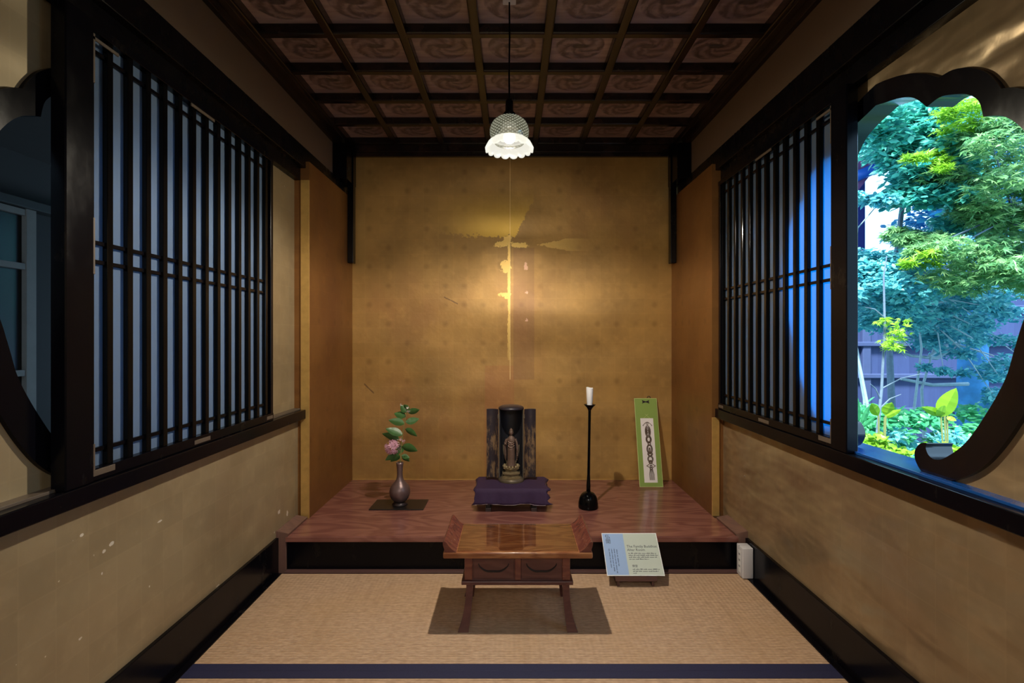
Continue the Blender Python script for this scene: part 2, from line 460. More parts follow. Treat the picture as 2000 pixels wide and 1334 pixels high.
tatami(1.863, 2.632, 'n', 'straw tatami mat under the small table, in front of the raised platform')
tatami(.95, 1.863, 'nf', 'tatami mat along the bottom edge of the picture, only its far edge seen')

def side(s):     # s=-1 left, s=1 right
    nm = 'left' if s < 0 else 'right'
    def bx(bm, x0, x1, *r, **k): box(bm, min(s * x0, s * x1), max(s * x0, s * x1), *r, **k)
    gm = 'gold_side' if s < 0 else 'gold_right'
    ype = 2.93 if s < 0 else 2.97
    # baseboard
    bm = bm_new(); bx(bm, 1.2, 1.24, -2.5, 2.66, -.03, .172, bev=.002); struct('baseboard_' + nm, bm, 'black')
    bm = bm_new(); bx(bm, 1.172, 1.199, -2.5, 2.632, -.03, .004, bev=.0015); struct('trim_1' if s < 0 else 'trim_2', bm, 'black')
    # wall, lower part
    wall = thing('wall_' + nm, '', 'wall'); del wall['label']; del wall['category']; wall['kind'] = 'structure'
    bm = bm_new(); bx(bm, 1.215, 1.30, -2.5, ype + .02, .172, E - .43); obj('lower_panel', bm, gm, wall)
    # wall upper part with the scalloped opening
    hole = [(y * KF, E + z * KF) for y, z in HOLE]
    bm = bm_new()
    prism(bm, [(-2.5, E - .43), (ype + .02, E - .43), (ype + .02, 2.2), (-2.5, 2.2)], 'x', s * 1.235, s * 1.29, [hole])
    obj('upper_panel', bm, gm, wall)
    bm = bm_new(); bx(bm, 1.21, 1.29, -2.5, 3.5, 2.2, 2.62); obj('frieze', bm, 'frieze', wall)
    # window frame
    w = thing('window_1' if s < 0 else 'window_2', '', ''); del w['label']; del w['category']; w['kind'] = 'structure'
    for pts, nm2 in ((BAND_A, 'scalloped_frame'), ):
        bm = bm_new(); prism(bm, [(y * KF, E + z * KF) for y, z in pts], 'x', s * 1.222, s * 1.30)
        bmesh.ops.remove_doubles(bm, verts=bm.verts, dist=1e-5)
        obj(nm2, bm, 'black_frame' if s > 0 else 'black', w)
    bm = bm_new(); bx(bm, 1.236, 1.40, 1.0, 2.5, E - .47, E - .418, bev=.004)
    for k in range(2): bx(bm, 1.242 + k * .02, 1.252 + k * .02, 1.0, 2.5, E - .419, E - .411)
    obj('window_sill', bm, 'sill_sky_tint' if s > 0 else 'black', w)
    # beams above
    bm = bm_new(); bx(bm, 1.2, 1.30, -2.5, 3.66, 2.094, 2.165, bev=.002)
    bx(bm, 1.17, 1.28, -2.5, 3.66, 2.163, 2.276, bev=.003)
    struct('trim_3' if s < 0 else 'trim_4', bm, 'beam')
    # stepped cornice under the coffers
    bm = bm_new(); bx(bm, 1.185, 1.29, -2.5, 3.6, 2.518, 2.555, bev=.003); bx(bm, 1.15, 1.29, -2.5, 3.7, 2.555, 2.65, bev=.003)
    struct('trim_5' if s < 0 else 'trim_6', bm, 'coffer')
    # sill rail
    bm = bm_new(); bx(bm, 1.168, 1.26, -2.5, 2.99 if s < 0 else 3.0, E - .457, E - .406, bev=.003)
    struct('trim_7' if s < 0 else 'trim_8', bm, 'black')
    bm = bm_new(); bx(bm, 1.20, 1.26, -2.5, ype, E - .4062, E - .398, bev=.001)
    struct('trim_9' if s < 0 else 'trim_10', bm, 'worn' if s < 0 else 'sill_sky_tint')
    # recess side wall with its bright gilt edge
    bm = bm_new(); bx(bm, 1.15, 1.30, ype + .004, 3.80, .10, 2.2); struct('wall_recess_' + nm, bm, 'gold_recess')
    bm = bm_new(); bx(bm, 1.1485, 1.196 if s < 0 else 1.19, ype - .004, ype + .0045, .178, 2.094 if s < 0 else E - .457, bev=.001)
    struct('trim_11' if s < 0 else 'trim_12', bm, 'gold_edge')
    # hanging corner post and the post above it
    bm = bm_new(); bx(bm, 1.108, 1.1495, 3.61, 3.665, 1.724, 2.56, bev=.004)
    bx(bm, 1.115, 1.29, 3.485, 3.70, 2.276, 2.518, bev=.004)
    struct('trim_13' if s < 0 else 'trim_14', bm, 'black')

# ------------------------------------------------------------------ scalloped outline (eye-relative, in the wall plane)
AX = 1.705
def spline(pts, n=5):
    out = []
    k = len(pts)
    for i in range(k - 1):
        p0 = pts[max(i - 1, 0)]; p1 = pts[i]; p2 = pts[i + 1]; p3 = pts[min(i + 2, k - 1)]
        for a in range(n):
            t = a / n
            q = [.5 * ((2 * p1[c]) + (-p0[c] + p2[c]) * t + (2 * p0[c] - 5 * p1[c] + 4 * p2[c] - p3[c]) * t * t + (-p0[c] + 3 * p1[c] - 3 * p2[c] + p3[c]) * t ** 3) for c in (0, 1)]
            out.append(tuple(q))
    out.append(pts[-1]); return out
def chain(*segs):
    o = []
    for s in segs:
        p = spline(s); o += p if not o else p[1:]
    return o
inner = chain([(AX, .767), (1.663, .757), (1.60, .742), (1.545, .717), (1.496, .668)],
              [(1.496, .668), (1.45, .675), (1.401, .660), (1.359, .639), (1.329, .607), (1.317, .563)],
              [(1.317, .563), (1.291, .555), (1.26, .539), (1.229, .509), (1.20, .465), (1.18, .41)],
              [(1.18, .41), (1.158, .36), (1.148, .29), (1.152, .20), (1.178, .12), (1.212, .045), (1.234, -.023), (1.259, -.102), (1.312, -.197), (1.370, -.279), (1.433, -.332), (1.467, -.345), (1.490, -.337), (1.500, -.318), (1.496, -.306)])
outer = chain([(AX, .836), (1.66, .828), (1.60, .812), (1.556, .795), (1.50, .766), (1.453, .732)],
              [(1.453, .732), (1.408, .730), (1.359, .710), (1.313, .676), (1.285, .64), (1.269, .612)],
              [(1.269, .612), (1.235, .598), (1.19, .565), (1.14, .515), (1.105, .45)],
              [(1.105, .45), (1.08, .37), (1.07, .28), (1.075, .18), (1.10, .06), (1.145, -.06), (1.212, -.178), (1.26, -.257), (1.313, -.324), (1.371, -.369), (1.433, -.397), (1.48, -.403), (1.515, -.392), (1.538, -.365), (1.541, -.338), (1.525, -.314), (1.505, -.305), (1.496, -.306)])
def resample(p, n):
    d = [0]
    for a, b in zip(p, p[1:]): d.append(d[-1] + math.dist(a, b))
    out = []; j = 0
    for i in range(n + 1):
        t = d[-1] * i / n
        while j < len(d) - 2 and d[j + 1] < t: j += 1
        u = (t - d[j]) / max(1e-9, d[j + 1] - d[j]); out.append((p[j][0] + (p[j + 1][0] - p[j][0]) * u, p[j][1] + (p[j + 1][1] - p[j][1]) * u))
    return out
mir = lambda p: (2 * AX - p[0], p[1])
KF = 1.222 / 1.2
BAND_A = outer[:-1] + [inner[-1]] + inner[-2::-1][:-1] + [inner[0]] 
half_band = BAND_A                                    # right half: outer down to the curl, inner back up
full = outer[:-1] + inner[::-1]                       # closed at top centre
# whole band: outer (near half) -> curl -> inner back to top -> mirrored inner down -> curl -> mirrored outer up
BAND_A = outer[:-1] + inner[::-1][:-1] + [mir(p) for p in inner][:-1] + [mir(p) for p in outer[::-1]][:-1]
# split the duplicate meeting point at the top centre so that the polygon stays simple
BAND_A = [p for i, p in enumerate(BAND_A) if i == 0 or math.dist(p, BAND_A[i - 1]) > 1e-6]
ro, ri = resample(outer, 90), resample(inner, 90)
mid = [((a[0] + b[0]) / 2, (a[1] + b[1]) / 2) for a, b in zip(ro, ri)]
mid = [p for p in mid if p[0] > 1.0][:80]
mid = [p for i, p in enumerate(mid) if not (i > 50 and p[1] < -.36)]
HOLE = mid + [(1.47, -.412)] + [mir((1.47, -.412))] + [mir(p) for p in mid[::-1]][:-1]
side(-1); side(1)

# ------------------------------------------------------------------ back wall, platform
bm = bm_new(); box(bm, -1.3, 1.3, 3.727, 3.80, .1, 2.65); struct('wall_back', bm, 'gold_back')
bm = bm_new(); box(bm, -1.15, 1.15, 3.675, 3.727, 2.522, 2.60, .003); box(bm, -1.15, 1.15, 3.70, 3.727, 2.500, 2.524, .002)
struct('trim_15', bm, 'coffer')
bm = bm_new(); box(bm, -1.149, 1.149, 3.7225, 3.7285, .178, .183, .0005); struct('trim_16', bm, 'gold_edge')
pl = thing('alcove_platform', 'raised reddish brown wooden platform with black front, across the gold alcove', 'platform', (0, 2.66, 0))
bm = bm_new()
prism(bm, [(-1.165, 0), (1.165, 0), (1.165, .27), (1.1495, .274), (1.1495, 1.068), (-1.1495, 1.068), (-1.1495, .27), (-1.165, .266)], 'z', .148, .178)
bmesh.ops.bevel(bm, geom=[e for e in bm.edges if abs(e.verts[0].co.y) < 1e-4 and abs(e.verts[1].co.y) < 1e-4 and abs(e.verts[0].co.z - e.verts[1].co.z) < 1e-4], offset=.004, segments=3, affect='EDGES')
obj('top_board', bm, 'platform', pl)
bm = bm_new(); box(bm, -1.163, 1.163, .012, .04, -.03, .1475, .001); obj('front_panel', bm, 'black', pl, label='black lacquered front panel')
bm = bm_new(); box(bm, -1.163, 1.163, -.024, .012, -.03, .006, .002); obj('foot_strip', bm, 'holder', pl)
for s in (-1, 1):
    bm = bm_new()
    a, b = (s * 1.2145, s * 1.1655)
    prism(bm, [(a, -.03), (b, -.03), (b, .15), (s * 1.150, .192), (a, .205)], 'y', .001, .25)
    obj('end_block', bm, 'post_brown', pl)

# ------------------------------------------------------------------ ceiling
ce = thing('ceiling', '', ''); del ce['label']; del ce['category']; ce['kind'] = 'structure'
bm = bm_new(); box(bm, -1.3, 1.3, -2.6, 3.8, 2.618, 2.70); obj('ceiling_boards', bm, 'ceil', ce)
bm = bm_new()
for i in range(8):
    X = (i - 3.5) * CP
    box(bm, X - .021, X + .021, -2.5, 3.70, 2.570, 2.622, .007, 2)
obj('coffer_beams_long', bm, 'coffer', ce)
bm = bm_new()
for k in range(19):
    Y = CY0 - k * CP
    box(bm, -1.17, 1.17, Y - .021, Y + .021, 2.5715, 2.621, .007, 2)
obj('coffer_beams_cross', bm, 'coffer', ce)
bm = bm_new(); box(bm, -1.3, 1.3, -2.6, -2.5, -.03, 2.65); struct('wall_rear', bm, 'rear')

# ------------------------------------------------------------------ lattice screens
def lattice(s, y0, y1, first, pitch, post0, label, pap):
    t = thing('lattice_screen', label, 'window lattice', (0, 0, E - .406), 0)
    zb = -.0; o = 0
    def bx(bm, x0, x1, ya, yb, z0, z1, bev=.0015): box(bm, min(s * x0, s * x1), max(s * x0, s * x1), ya, yb, z0 + .406, z1 + .406, bev, 1)
    bm = bm_new(); bx(bm, 1.172, 1.214, post0, post0 + .074, -.406, .893, .003)
    bx(bm, 1.176, 1.214, post0 + .074, post0 + .097, -.406, .893, .002); obj('post', bm, 'black', t)
    bm = bm_new(); bx(bm, 1.182, 1.212, y0, y0 + .012, -.40, .89); obj('stile', bm, 'black', t)
    bm = bm_new(); bx(bm, 1.182, 1.212, y1 - .025, y1, -.40, .89); obj('stile', bm, 'black', t)
    bm = bm_new(); bx(bm, 1.180, 1.213, y0, y1, -.405, -.371); obj('bottom_rail', bm, 'black', t)
    bm = bm_new(); bx(bm, 1.180, 1.213, y0, y1, .868, .893); obj('top_rail', bm, 'black', t)
    for z in (.822, .274, .219, -.322):
        bm = bm_new(); bx(bm, 1.196, 1.2055, y0, y1, z - .006, z + .006, .001); obj('cross_rail', bm, 'black', t)
    bars = []
    for i in range(13):
        y = first + i * pitch
        if y > y1 - .02: break
        bm = bm_new(); bx(bm, 1.189, 1.2055, y - .0115, y + .0115, -.372, .87, .002); obj('bar', bm, 'black_gloss', t)
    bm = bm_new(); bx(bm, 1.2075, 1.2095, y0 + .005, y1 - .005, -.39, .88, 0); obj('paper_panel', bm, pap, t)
    # worn corners and keepers
    for (a, b, z0, z1) in ((y0 + .001, y0 + .011, .72, .86), (y0 + .001, y0 + .011, .18, .34), (y0 + .001, y0 + .011, -.375, -.30),
                           (y0 + .001, y0 + .085, -.392, -.374), (y0 + .47, y0 + .57, -.398, -.382), (y1 - .07, y1 - .01, -.396, -.380),
                           (y0 + .001, y0 + .10, .842, .852) , (y0 + .45, y0 + .60, .855, .866)):
        bm = bm_new(); bx(bm, 1.1785, 1.183, a, b, z0, z1, .001); obj('worn_edge', bm, 'worn', t)
    return t
lattice(-1, 1.452, 2.56, 1.532, .0812, 1.358, 'black lattice window screen on the left wall with pale blue panels behind its bars', 'paper_left')
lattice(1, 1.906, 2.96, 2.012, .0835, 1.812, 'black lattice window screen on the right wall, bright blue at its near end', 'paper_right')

# ------------------------------------------------------------------ corridor outside the left wall
bm = bm_new(); box(bm, -3.1, -1.3, -1.5, 6.0, -.1, 0); o = struct('floor_corridor', bm, 'corr_floor')
bm = bm_new(); box(bm, -3.1, -1.3, -.1, 6.0, 2.25, 2.35); o = struct('ceiling_corridor', bm, 'corr_wall')
bm = bm_new(); box(bm, -3.1, -1.3, 5.9, 6.0, 0, 2.3); o = struct('wall_corridor_end', bm, 'corr_wall')
bm = bm_new(); box(bm, -3.1, -2.8, -1.5, 6.0, 0, 2.3); o = struct('wall_corridor', bm, 'corr_wall')
bm = bm_new(); box(bm, -2.8, -2.72, -1.5, 6.0, 1.93, 1.98, .004); struct('trim_17', bm, 'corr_frame')
for k, y0 in enumerate((1.62, 2.30)):
    d = thing('sliding_door', ('dim panelled sliding door seen through the left window', 'second dim sliding door in the corridor, hidden side of the left window')[k] if k == 0 else 'dim sliding door beyond the left window, its pale edge strip beside the black post', 'door', (-2.76, y0, 0))
    bm = bm_new(); box(bm, -.03, -.01, 0, .68, 0, 1.93); obj('panel', bm, 'corr_pane', d)
    for yy in (0, .62):
        bm = bm_new(); box(bm, -.01, .02, yy, yy + .06, 0, 1.93, .002); obj('stile', bm, 'corr_frame' if yy == 0 else 'corr_rail', d)
    for zz in (.25, .985, 1.585, 1.89):
        bm = bm_new(); box(bm, -.01, .015, .06, .62, zz, zz + .035, .002); obj('rail', bm, 'corr_rail', d)

# ------------------------------------------------------------------ table
TX = .024
tb = thing('writing_table', 'small low reddish wooden table with upturned ends standing on the tatami', 'table', (TX, 2.265, 0))
zt = .327
bm = bm_new(); box(bm, -.305, .305, -.163, .163, zt - .026, zt, .006, 3); obj('tabletop', bm, 'table_top', tb, True)
for s in (-1, 1):
    prof = [(.248, zt - .002), (.258, zt + .004), (.270, zt + .013), (.281, zt + .025), (.292, zt + .040), (.300, zt + .0445), (.306, zt + .040), (.305, zt + .028), (.300, zt + .012), (.300, zt - .002)]
    bm = bm_new(); prism(bm, [(s * a, b) for a, b in prof], 'y', -.160, .160); obj('upturned_end', bm, 'table', tb, 'auto')
bm = bm_new()
box(bm, -.218, .214, -.125, .125, .197, zt - .026)
obj('apron_box', bm, 'table_dark', tb)
for a, b in ((-.220, -.188), (.184, .216), (-.012, .012)):
    bm = bm_new(); box(bm, a, b, -.131, -.120, .20, zt - .026, .002); obj('front_stile', bm, 'table', tb)
bm = bm_new(); box(bm, -.232, .228, -.140, .140, .183, .199, .003); obj('lower_board', bm, 'table_dark', tb)
for c in (-.100, .098):
    d = None
    bm = bm_new(); box(bm, c - .083, c + .083, -.128, -.122, .205, zt - .03, .002); d = obj('drawer_front', bm, 'table_dark', tb)
    bm = bm_new()
    pts = []
    for i in range(25):
        a = PI + PI * i / 24
        rx, rz = .062, .034 + .0015 * math.cos(6 * a)
        pts.append((c + rx * math.cos(a), -.128, .268 + rz * math.sin(a)))
    tube(bm, pts, [.0018 + .0032 * math.sin(PI * i / 24) for i in range(25)], 6); obj('carved_groove', bm, 'groove', d)
for sx in (-1, 1):
    for sy in (-1, 1):
        bm = bm_new(); rings = []
        for i in range(9):
            t = i / 8; z = .184 * (1 - t)
            cx = sx * (.199 + .018 * t ** 2.6 + .006 * t); w = .0135 + .008 * t ** 3
            cy = sy * (.118 + .030 * t ** 2.0 - .002); d = .013
            rings.append([bm.verts.new((cx + a * w, cy + b * d, z)) for a, b in ((-1, -1), (1, -1), (1, 1), (-1, 1))])
        for a, b in zip(rings, rings[1:]):
            for i in range(4): bm.faces.new((a[i], a[(i + 1) % 4], b[(i + 1) % 4], b[i]))
        bm.faces.new(rings[0]); bm.faces.new(rings[-1][::-1]); bmesh.ops.recalc_face_normals(bm, faces=bm.faces)
        obj('leg', bm, 'table_dark', tb)
bm = bm_new(); box(bm, -.247, .247, -.150, .156, 0, .004, .001); o = obj('glass_sheet', bm, 'glass', loc=(TX, 2.265, zt))
tag(o, 'clear glass sheet lying on the top of the small wooden table', 'glass sheet')

# ------------------------------------------------------------------ pendant lamp
LX, LY = -.011, 2.15
lp = thing('pendant_lamp', 'lit glass pendant lamp with scalloped rim hanging from the coffered ceiling', 'lamp', (LX, LY, 2.618))
Z = lambda z: z - 2.618
bm = bm_new(); box(bm, -.028, .028, -.02, .02, Z(2.595), Z(2.618), .004); obj('ceiling_plug', bm, 'white_plastic', lp)
bm = bm_new(); tube(bm, [(0, 0, Z(2.60)), (.001, 0, Z(2.45)), (-.001, 0, Z(2.3)), (0, 0, Z(2.19))], .0035, 8); obj('cord', bm, 'black', lp)
bm = bm_new(); lathe(bm, [(0, .075), (.012, .072), (.016, .06), (.017, .02), (.024, .012), (.03, 0), (0, -.002)], 24, (0, 0, Z(2.122))); obj('socket_cap', bm, 'black_gloss', lp, True)
# cut glass dome
dome = [(.026, .066), (.034, .064), (.052, .056), (.068, .042), (.077, .026), (.0815, .008), (.081, -.008), (.077, -.022), (.070, -.035), (.060, -.046)]
bm = bm_new(); lathe(bm, dome + [(r - .003, z) for r, z in dome[::-1]], 48, (0, 0, 0), cap=False)
o = obj('glass_dome', bm, 'cutglass', lp, True, (0, 0, Z(2.054)))
# opal skirt with scalloped rim
bm = bm_new(); n = 96; rings = []
prof = [(.028, .074), (.030, .060), (.036, .046), (.048, .032), (.064, .018), (.080, .006), (.091, -.006), (.097, -.018), (.096, -.027)]
for side_ in (0, 1):
    P = prof if side_ == 0 else prof[::-1]
    for r, z in P:
        ring = []
        for i in range(n):
            a = 2 * PI * i / n; k = max(0, min(1, (.02 - z) / .04))
            sc = abs(math.sin(a * 8)) ** .6
            rr = r * (1 + .05 * k * sc) - (.003 if side_ else 0); zz = z - .010 * k * sc
            ring.append(bm.verts.new((rr * math.cos(a), rr * math.sin(a), zz)))
        rings.append(ring)
for a, b in zip(rings, rings[1:]):
    for i in range(n): bm.faces.new((a[i], a[(i + 1) % n], b[(i + 1) % n], b[i]))
obj('glass_skirt', bm, 'opal', lp, True, (0, 0, Z(2.014)))
bm = bm_new(); bmesh.ops.create_uvsphere(bm, u_segments=20, v_segments=12, radius=.026); obj('bulb', bm, 'bulb', lp, True, (0, 0, Z(2.035)))
for o in C.objects:
    if o.name.startswith('bulb'): o.visible_shadow = True
L = bpy.data.lights.new('lamp_light', 'POINT'); L.energy = 75; L.color = (1, .89, .72); L.shadow_soft_size = .012
o = bpy.data.objects.new('lamp_light', L); C.objects.link(o); o.location = (LX, LY, 2.0)

# ------------------------------------------------------------------ vase, tray, sprig
PZ = .178
bm = bm_new(); box(bm, -.162, .162, -.095, .095, 0, .006, .002); o = obj('vase_tray', bm, 'tray', loc=(-.688, 3.16, PZ)); tag(o, 'thin flat black lacquer tray under the bronze vase', 'tray')
vs = thing('flower_vase', 'round bellied bronze bud vase on the black tray, left side of the alcove', 'vase', (-.684, 3.155, PZ + .006))
pr = [(0, .024), (.030, .022), (.040, .026), (.052, .040), (.060, .060), (.063, .080), (.059, .102), (.048, .122), (.033, .138), (.023, .152), (.018, .172), (.0165, .195), (.018, .222), (.021, .245), (.0225, .257), (.0195, .257), (.015, .235), (.013, .19), (0, .188)]
bm = bm_new(); lathe(bm, pr, 40, cap=False); obj('body', bm, 'bronze', vs, True)
bm = bm_new(); lathe(bm, [(0, 0), (.046, 0), (.047, .004), (.036, .016), (.030, .024), (0, .024)], 32, cap=False); obj('foot_ring', bm, 'bronze_dark', vs, True)
fl = thing('flower_sprig', 'leafy green sprig with a pink flower cluster standing in the bronze vase', 'flower', (-.684, 3.155, PZ + .006 + .195))
S_ = 3.155 / F
def fp(px, py, dy=0): return ((px - 1000) * S_ + .684, dy, E + (660 - py) * S_ - (PZ + .201))
stem_pts = [(0, 0, 0), fp(782, 893), fp(784, 870), fp(787, 845), fp(790, 825), fp(794, 806), fp(797, 797)]
bm = bm_new(); tube(bm, stem_pts, [.003, .003, .0028, .0025, .0022, .002, .0014], 8); obj('stem', bm, 'stem', fl, True)
def leaf_mesh(base, tip, width, droop=.0, tilt=0.0):
    b, t = Vector(base), Vector(tip); ax = t - b; L_ = ax.length; ax.normalize()
    sidev = ax.cross(Vector((0, 1, 0))).normalized(); nrm = sidev.cross(ax)
    sidev = (sidev * math.cos(tilt) + nrm * math.sin(tilt))
    nrm = sidev.cross(ax).normalized()
    bm = bm_new(); rows = []
    N = 9
    for i in range(N + 1):
        u = i / N; w = width * (math.sin(PI * u ** .8) ** .8) * .5 if 0 < u < 1 else 0.0006
        c = b + ax * (L_ * u) - Vector((0, 0, 1)) * droop * u * u * L_ - nrm * .0
        rows.append([bm.verts.new(c + sidev * (w * k) + nrm * (abs(k) * w * .28 + .0008 * math.sin(u * 20))) for k in (-1, -.5, 0, .5, 1)])
    for p, q in zip(rows, rows[1:]):
        for i in range(4): bm.faces.new((p[i], p[i + 1], q[i + 1], q[i]))
    r = bmesh.ops.extrude_face_region(bm, geom=list(bm.faces))
    bmesh.ops.translate(bm, verts=[g for g in r['geom'] if isinstance(g, bmesh.types.BMVert)], vec=nrm * .0006)
    bmesh.ops.recalc_face_normals(bm, faces=bm.faces)
    return bm
leaves = [((786, 850), (754, 831), 13, .5), ((791, 838), (815, 849), 11, .4), ((790, 828), (760, 817), 12, .3), ((792, 824), (818, 821), 11, -.3),
          ((792, 814), (769, 805), 12, .4), ((794, 806), (783, 790), 11, .2), ((796, 806), (820, 802), 11, -.3), ((797, 803), (790, 788), 10, .3),
          ((780, 858), (745, 850), 13, -.2), ((785, 872), (815, 880), 15, .2), ((780, 884), (753, 896), 12, .3), ((781, 890), (762, 901), 11, .2),
          ((785, 892), (799, 902), 10, .1), ((784, 890), (800, 894), 8, .2), ((782, 886), (782, 868), 12, .2)]
rr = random.Random(4)
for i, (a, b, w, dr) in enumerate(leaves):
    dy = rr.uniform(-.018, .018)
    obj('leaf', leaf_mesh(fp(*a), fp(b[0], b[1], dy), w * S_ * 1.25, dr * .3, rr.uniform(-.5, .5)), 'leaf', fl, 'auto')
def florets(cx, cy, n, R, sz, mat, name):
    bm = bm_new(); c = Vector(fp(cx, cy, -.02))
    for k in range(n):
        d = Vector((rr.gauss(0, 1), rr.gauss(0, 1), rr.gauss(0, 1))).normalized()
        if d.y > .5: d.y *= -1
        p = c + d * R * rr.uniform(.75, 1.05)
        t1 = d.orthogonal().normalized(); t2 = d.cross(t1); a0 = rr.uniform(0, 2)
        for q in range(5):
            a = a0 + q * 2 * PI / 5; e = t1 * math.cos(a) + t2 * math.sin(a); f = t1 * -math.sin(a) + t2 * math.cos(a)
            v = [bm.verts.new(p), bm.verts.new(p + e * sz * .5 + f * sz * .2 + d * sz * .15), bm.verts.new(p + e * sz + d * sz * .35), bm.verts.new(p + e * sz * .5 - f * sz * .2 + d * sz * .15)]
            bm.faces.new(v)
    return obj(name, bm, mat, fl)
florets(768, 872, 80, .042, .015, 'petal', 'flower_cluster')
for k in range(12):
    florets(776 + rr.uniform(-13, 11), 864 + rr.uniform(-11, 14), 1, .012, .010, 'petal_white', 'floret')
florets(787, 860, 5, .014, .009, 'petal', 'flower_bud')
florets(799, 799, 5, .012, .012, 'petal_white', 'tip_flower')
florets(786, 789, 2, .006, .009, 'petal_white', 'tip_flower')

# ------------------------------------------------------------------ candlestick and candle
cs = thing('candlestick', 'tall slim black lacquer candlestick with a domed foot, right of the shrine', 'candlestick', (.458, 3.112, PZ))
cs.rotation_euler = (0, math.radians(.9), 0)
bm = bm_new(); lathe(bm, [(0, 0), (.058, 0), (.060, .006), (.0585, .03), (.053, .058), (.046, .076), (.034, .090), (.018, .095), (.013, .10), (0, .10)], 40, cap=False); obj('foot', bm, 'black_gloss', cs, True)
bm = bm_new(); lathe(bm, [(0, .095), (.0125, .095), (.0125, .13), (.0085, .2), (.0078, .4), (.0082, .58), (.0095, .598), (0, .60)], 24, cap=False); obj('stem', bm, 'black_gloss', cs, True)
bm = bm_new(); lathe(bm, [(0, .585), (.010, .588), (.018, .603), (.034, .619), (.035, .622), (.030, .621), (.012, .612), (0, .612)], 32, cap=False); obj('drip_pan', bm, 'black_gloss', cs, True)
cd = thing('candle', 'short white candle standing in the tall black candlestick', 'candle', (.4675, 3.112, PZ + .612))
bm = bm_new(); lathe(bm, [(0, 0), (.0155, 0), (.0165, .004), (.0165, .018), (.0175, .022), (.0195, .06), (.021, .106), (.0195, .110), (.013, .104), (0, .101)], 24, cap=False)
for v in bm.verts:
    if v.co.z > .1 and v.co.x < .0 : v.co.z += .004
obj('wax', bm, 'candle', cd, True)
bm = bm_new(); tube(bm, [(0, 0, .10), (.001, 0, .108), (.002, 0, .112)], .0015, 6); obj('wick', bm, 'bow', cd)

# ------------------------------------------------------------------ offering stand, cloth, shrine, statue
sd = thing('offering_stand', 'low dark wooden stand hidden under the purple cloth, its feet showing', 'stand', (-.005, 3.17, PZ))
bm = bm_new(); box(bm, -.215, .215, -.125, .125, .108, .132, .003); obj('stand_top', bm, 'stand_wood', sd)
for sx in (-1, 1):
    bm = bm_new(); box(bm, sx * .135 - .017, sx * .135 + .017, -.13, .11, 0, .022, .002); o = obj('foot', bm, 'stand_wood', sd)
    bm = bm_new(); box(bm, sx * .135 - .01, sx * .135 + .01, -.10, .09, .021, .109, .001); obj('leg', bm, 'stand_wood', sd)
# cloth
bm = bm_new(); NX, prof = 60, []
prof = [(.140, .050), (.139, .09), (.137, .125), (.131, .1345), (.10, .1352), (.04, .1352), (-.04, .1352), (-.10, .1352), (-.131, .1345), (-.138, .127), (-.141, .110), (-.144, .09), (-.147, .072), (-.149, .058), (-.150, .048)]
grid = []; rc = random.Random(2)
for j, (yy, zz) in enumerate(prof):
    row = []
    dropf = max(0, (.13 - zz) / .085)
    for i in range(NX + 1):
        u = i / NX * 2 - 1
        hw = .231 + (-.010 + .016 * math.sin(j * 1.9) * (1 if u > 0 else .4)) * abs(u) ** 8 - .012 * math.sin(PI * min(1, dropf * 1.3)) * abs(u) ** 6 + .008 * dropf * abs(u)
        wavy = .005 * math.sin(u * 9 + .6) * dropf + .0025 * math.sin(u * 23) * dropf
        edge = max(0, abs(u) - .93) / .07
        row.append(bm.verts.new((u * hw, yy - (wavy if yy < 0 else 0), zz - .010 * edge * (1 - min(1, dropf)) - .004 * dropf * math.cos(u * 7 + 1))))
    grid.append(row)
for a, b in zip(grid, grid[1:]):
    for i in range(NX): bm.faces.new((a[i], a[i + 1], b[i + 1], b[i]))
bmesh.ops.recalc_face_normals(bm, faces=bm.faces)
cl = obj('purple_cloth', bm, 'cloth', smooth='auto', loc=(-.003, 3.172, PZ)); tag(cl, 'dark purple cloth draped over the stand beneath the open shrine', 'cloth')
md = cl.modifiers.new('s', 'SOLIDIFY'); md.thickness = .002; md.offset = 0
bm = bm_new()
tube(bm, [tuple(v) for v in [(-.22 + .44 * i / 40, -.1505 - .005 * math.sin((-1 + 2 * i / 40) * 9 + .6) - .0025 * math.sin((-1 + 2 * i / 40) * 23), .0475 - .004 * math.cos((-1 + 2 * i / 40) * 7 + 1)) for i in range(41)]], .0011, 5)
obj('hem', bm, 'hem', cl, label='pale hem along the front flap')
# shrine
SX, SY, SZ = -.005, 3.215, PZ + .1365
sh = thing('altar_shrine', 'old black and gilt miniature shrine with both doors open on the purple cloth', 'shrine', (SX, SY, SZ))
def dshape(r, y0, n=20): return [(r * math.cos(PI + PI * i / n), y0 + r * .95 * math.sin(PI + PI * i / n)) for i in range(n + 1)]
H = .458
def arc(r, a0, a1, n=24): return [(r * math.cos(a0 + (a1 - a0) * i / n), r * math.sin(a0 + (a1 - a0) * i / n)) for i in range(n + 1)]
bm = bm_new(); outer_a = arc(.0765, math.radians(-8), math.radians(188)); inner_a = arc(.0685, math.radians(-8), math.radians(188))
prism(bm, outer_a + inner_a[::-1], 'z', .018, H - .012); obj('body', bm, 'shrine_in', sh, 'auto')
for zb, r, hh, nm in ((0, .079, .019, 'base'), ):
    bm = bm_new(); lathe(bm, [(0, 0), (r, 0), (r + .001, .004), (r, hh - .004), (r - .003, hh), (0, hh)], 48, (0, 0, zb), cap=False); obj(nm, bm, 'shrine_rim', sh, 'auto')
bm = bm_new(); lathe(bm, [(0, 0), (.079, 0), (.080, .005), (.076, .013), (.06, .021), (.03, .026), (0, .027)], 48, (0, 0, H - .014), cap=False); obj('domed_roof', bm, 'shrine', sh, True)
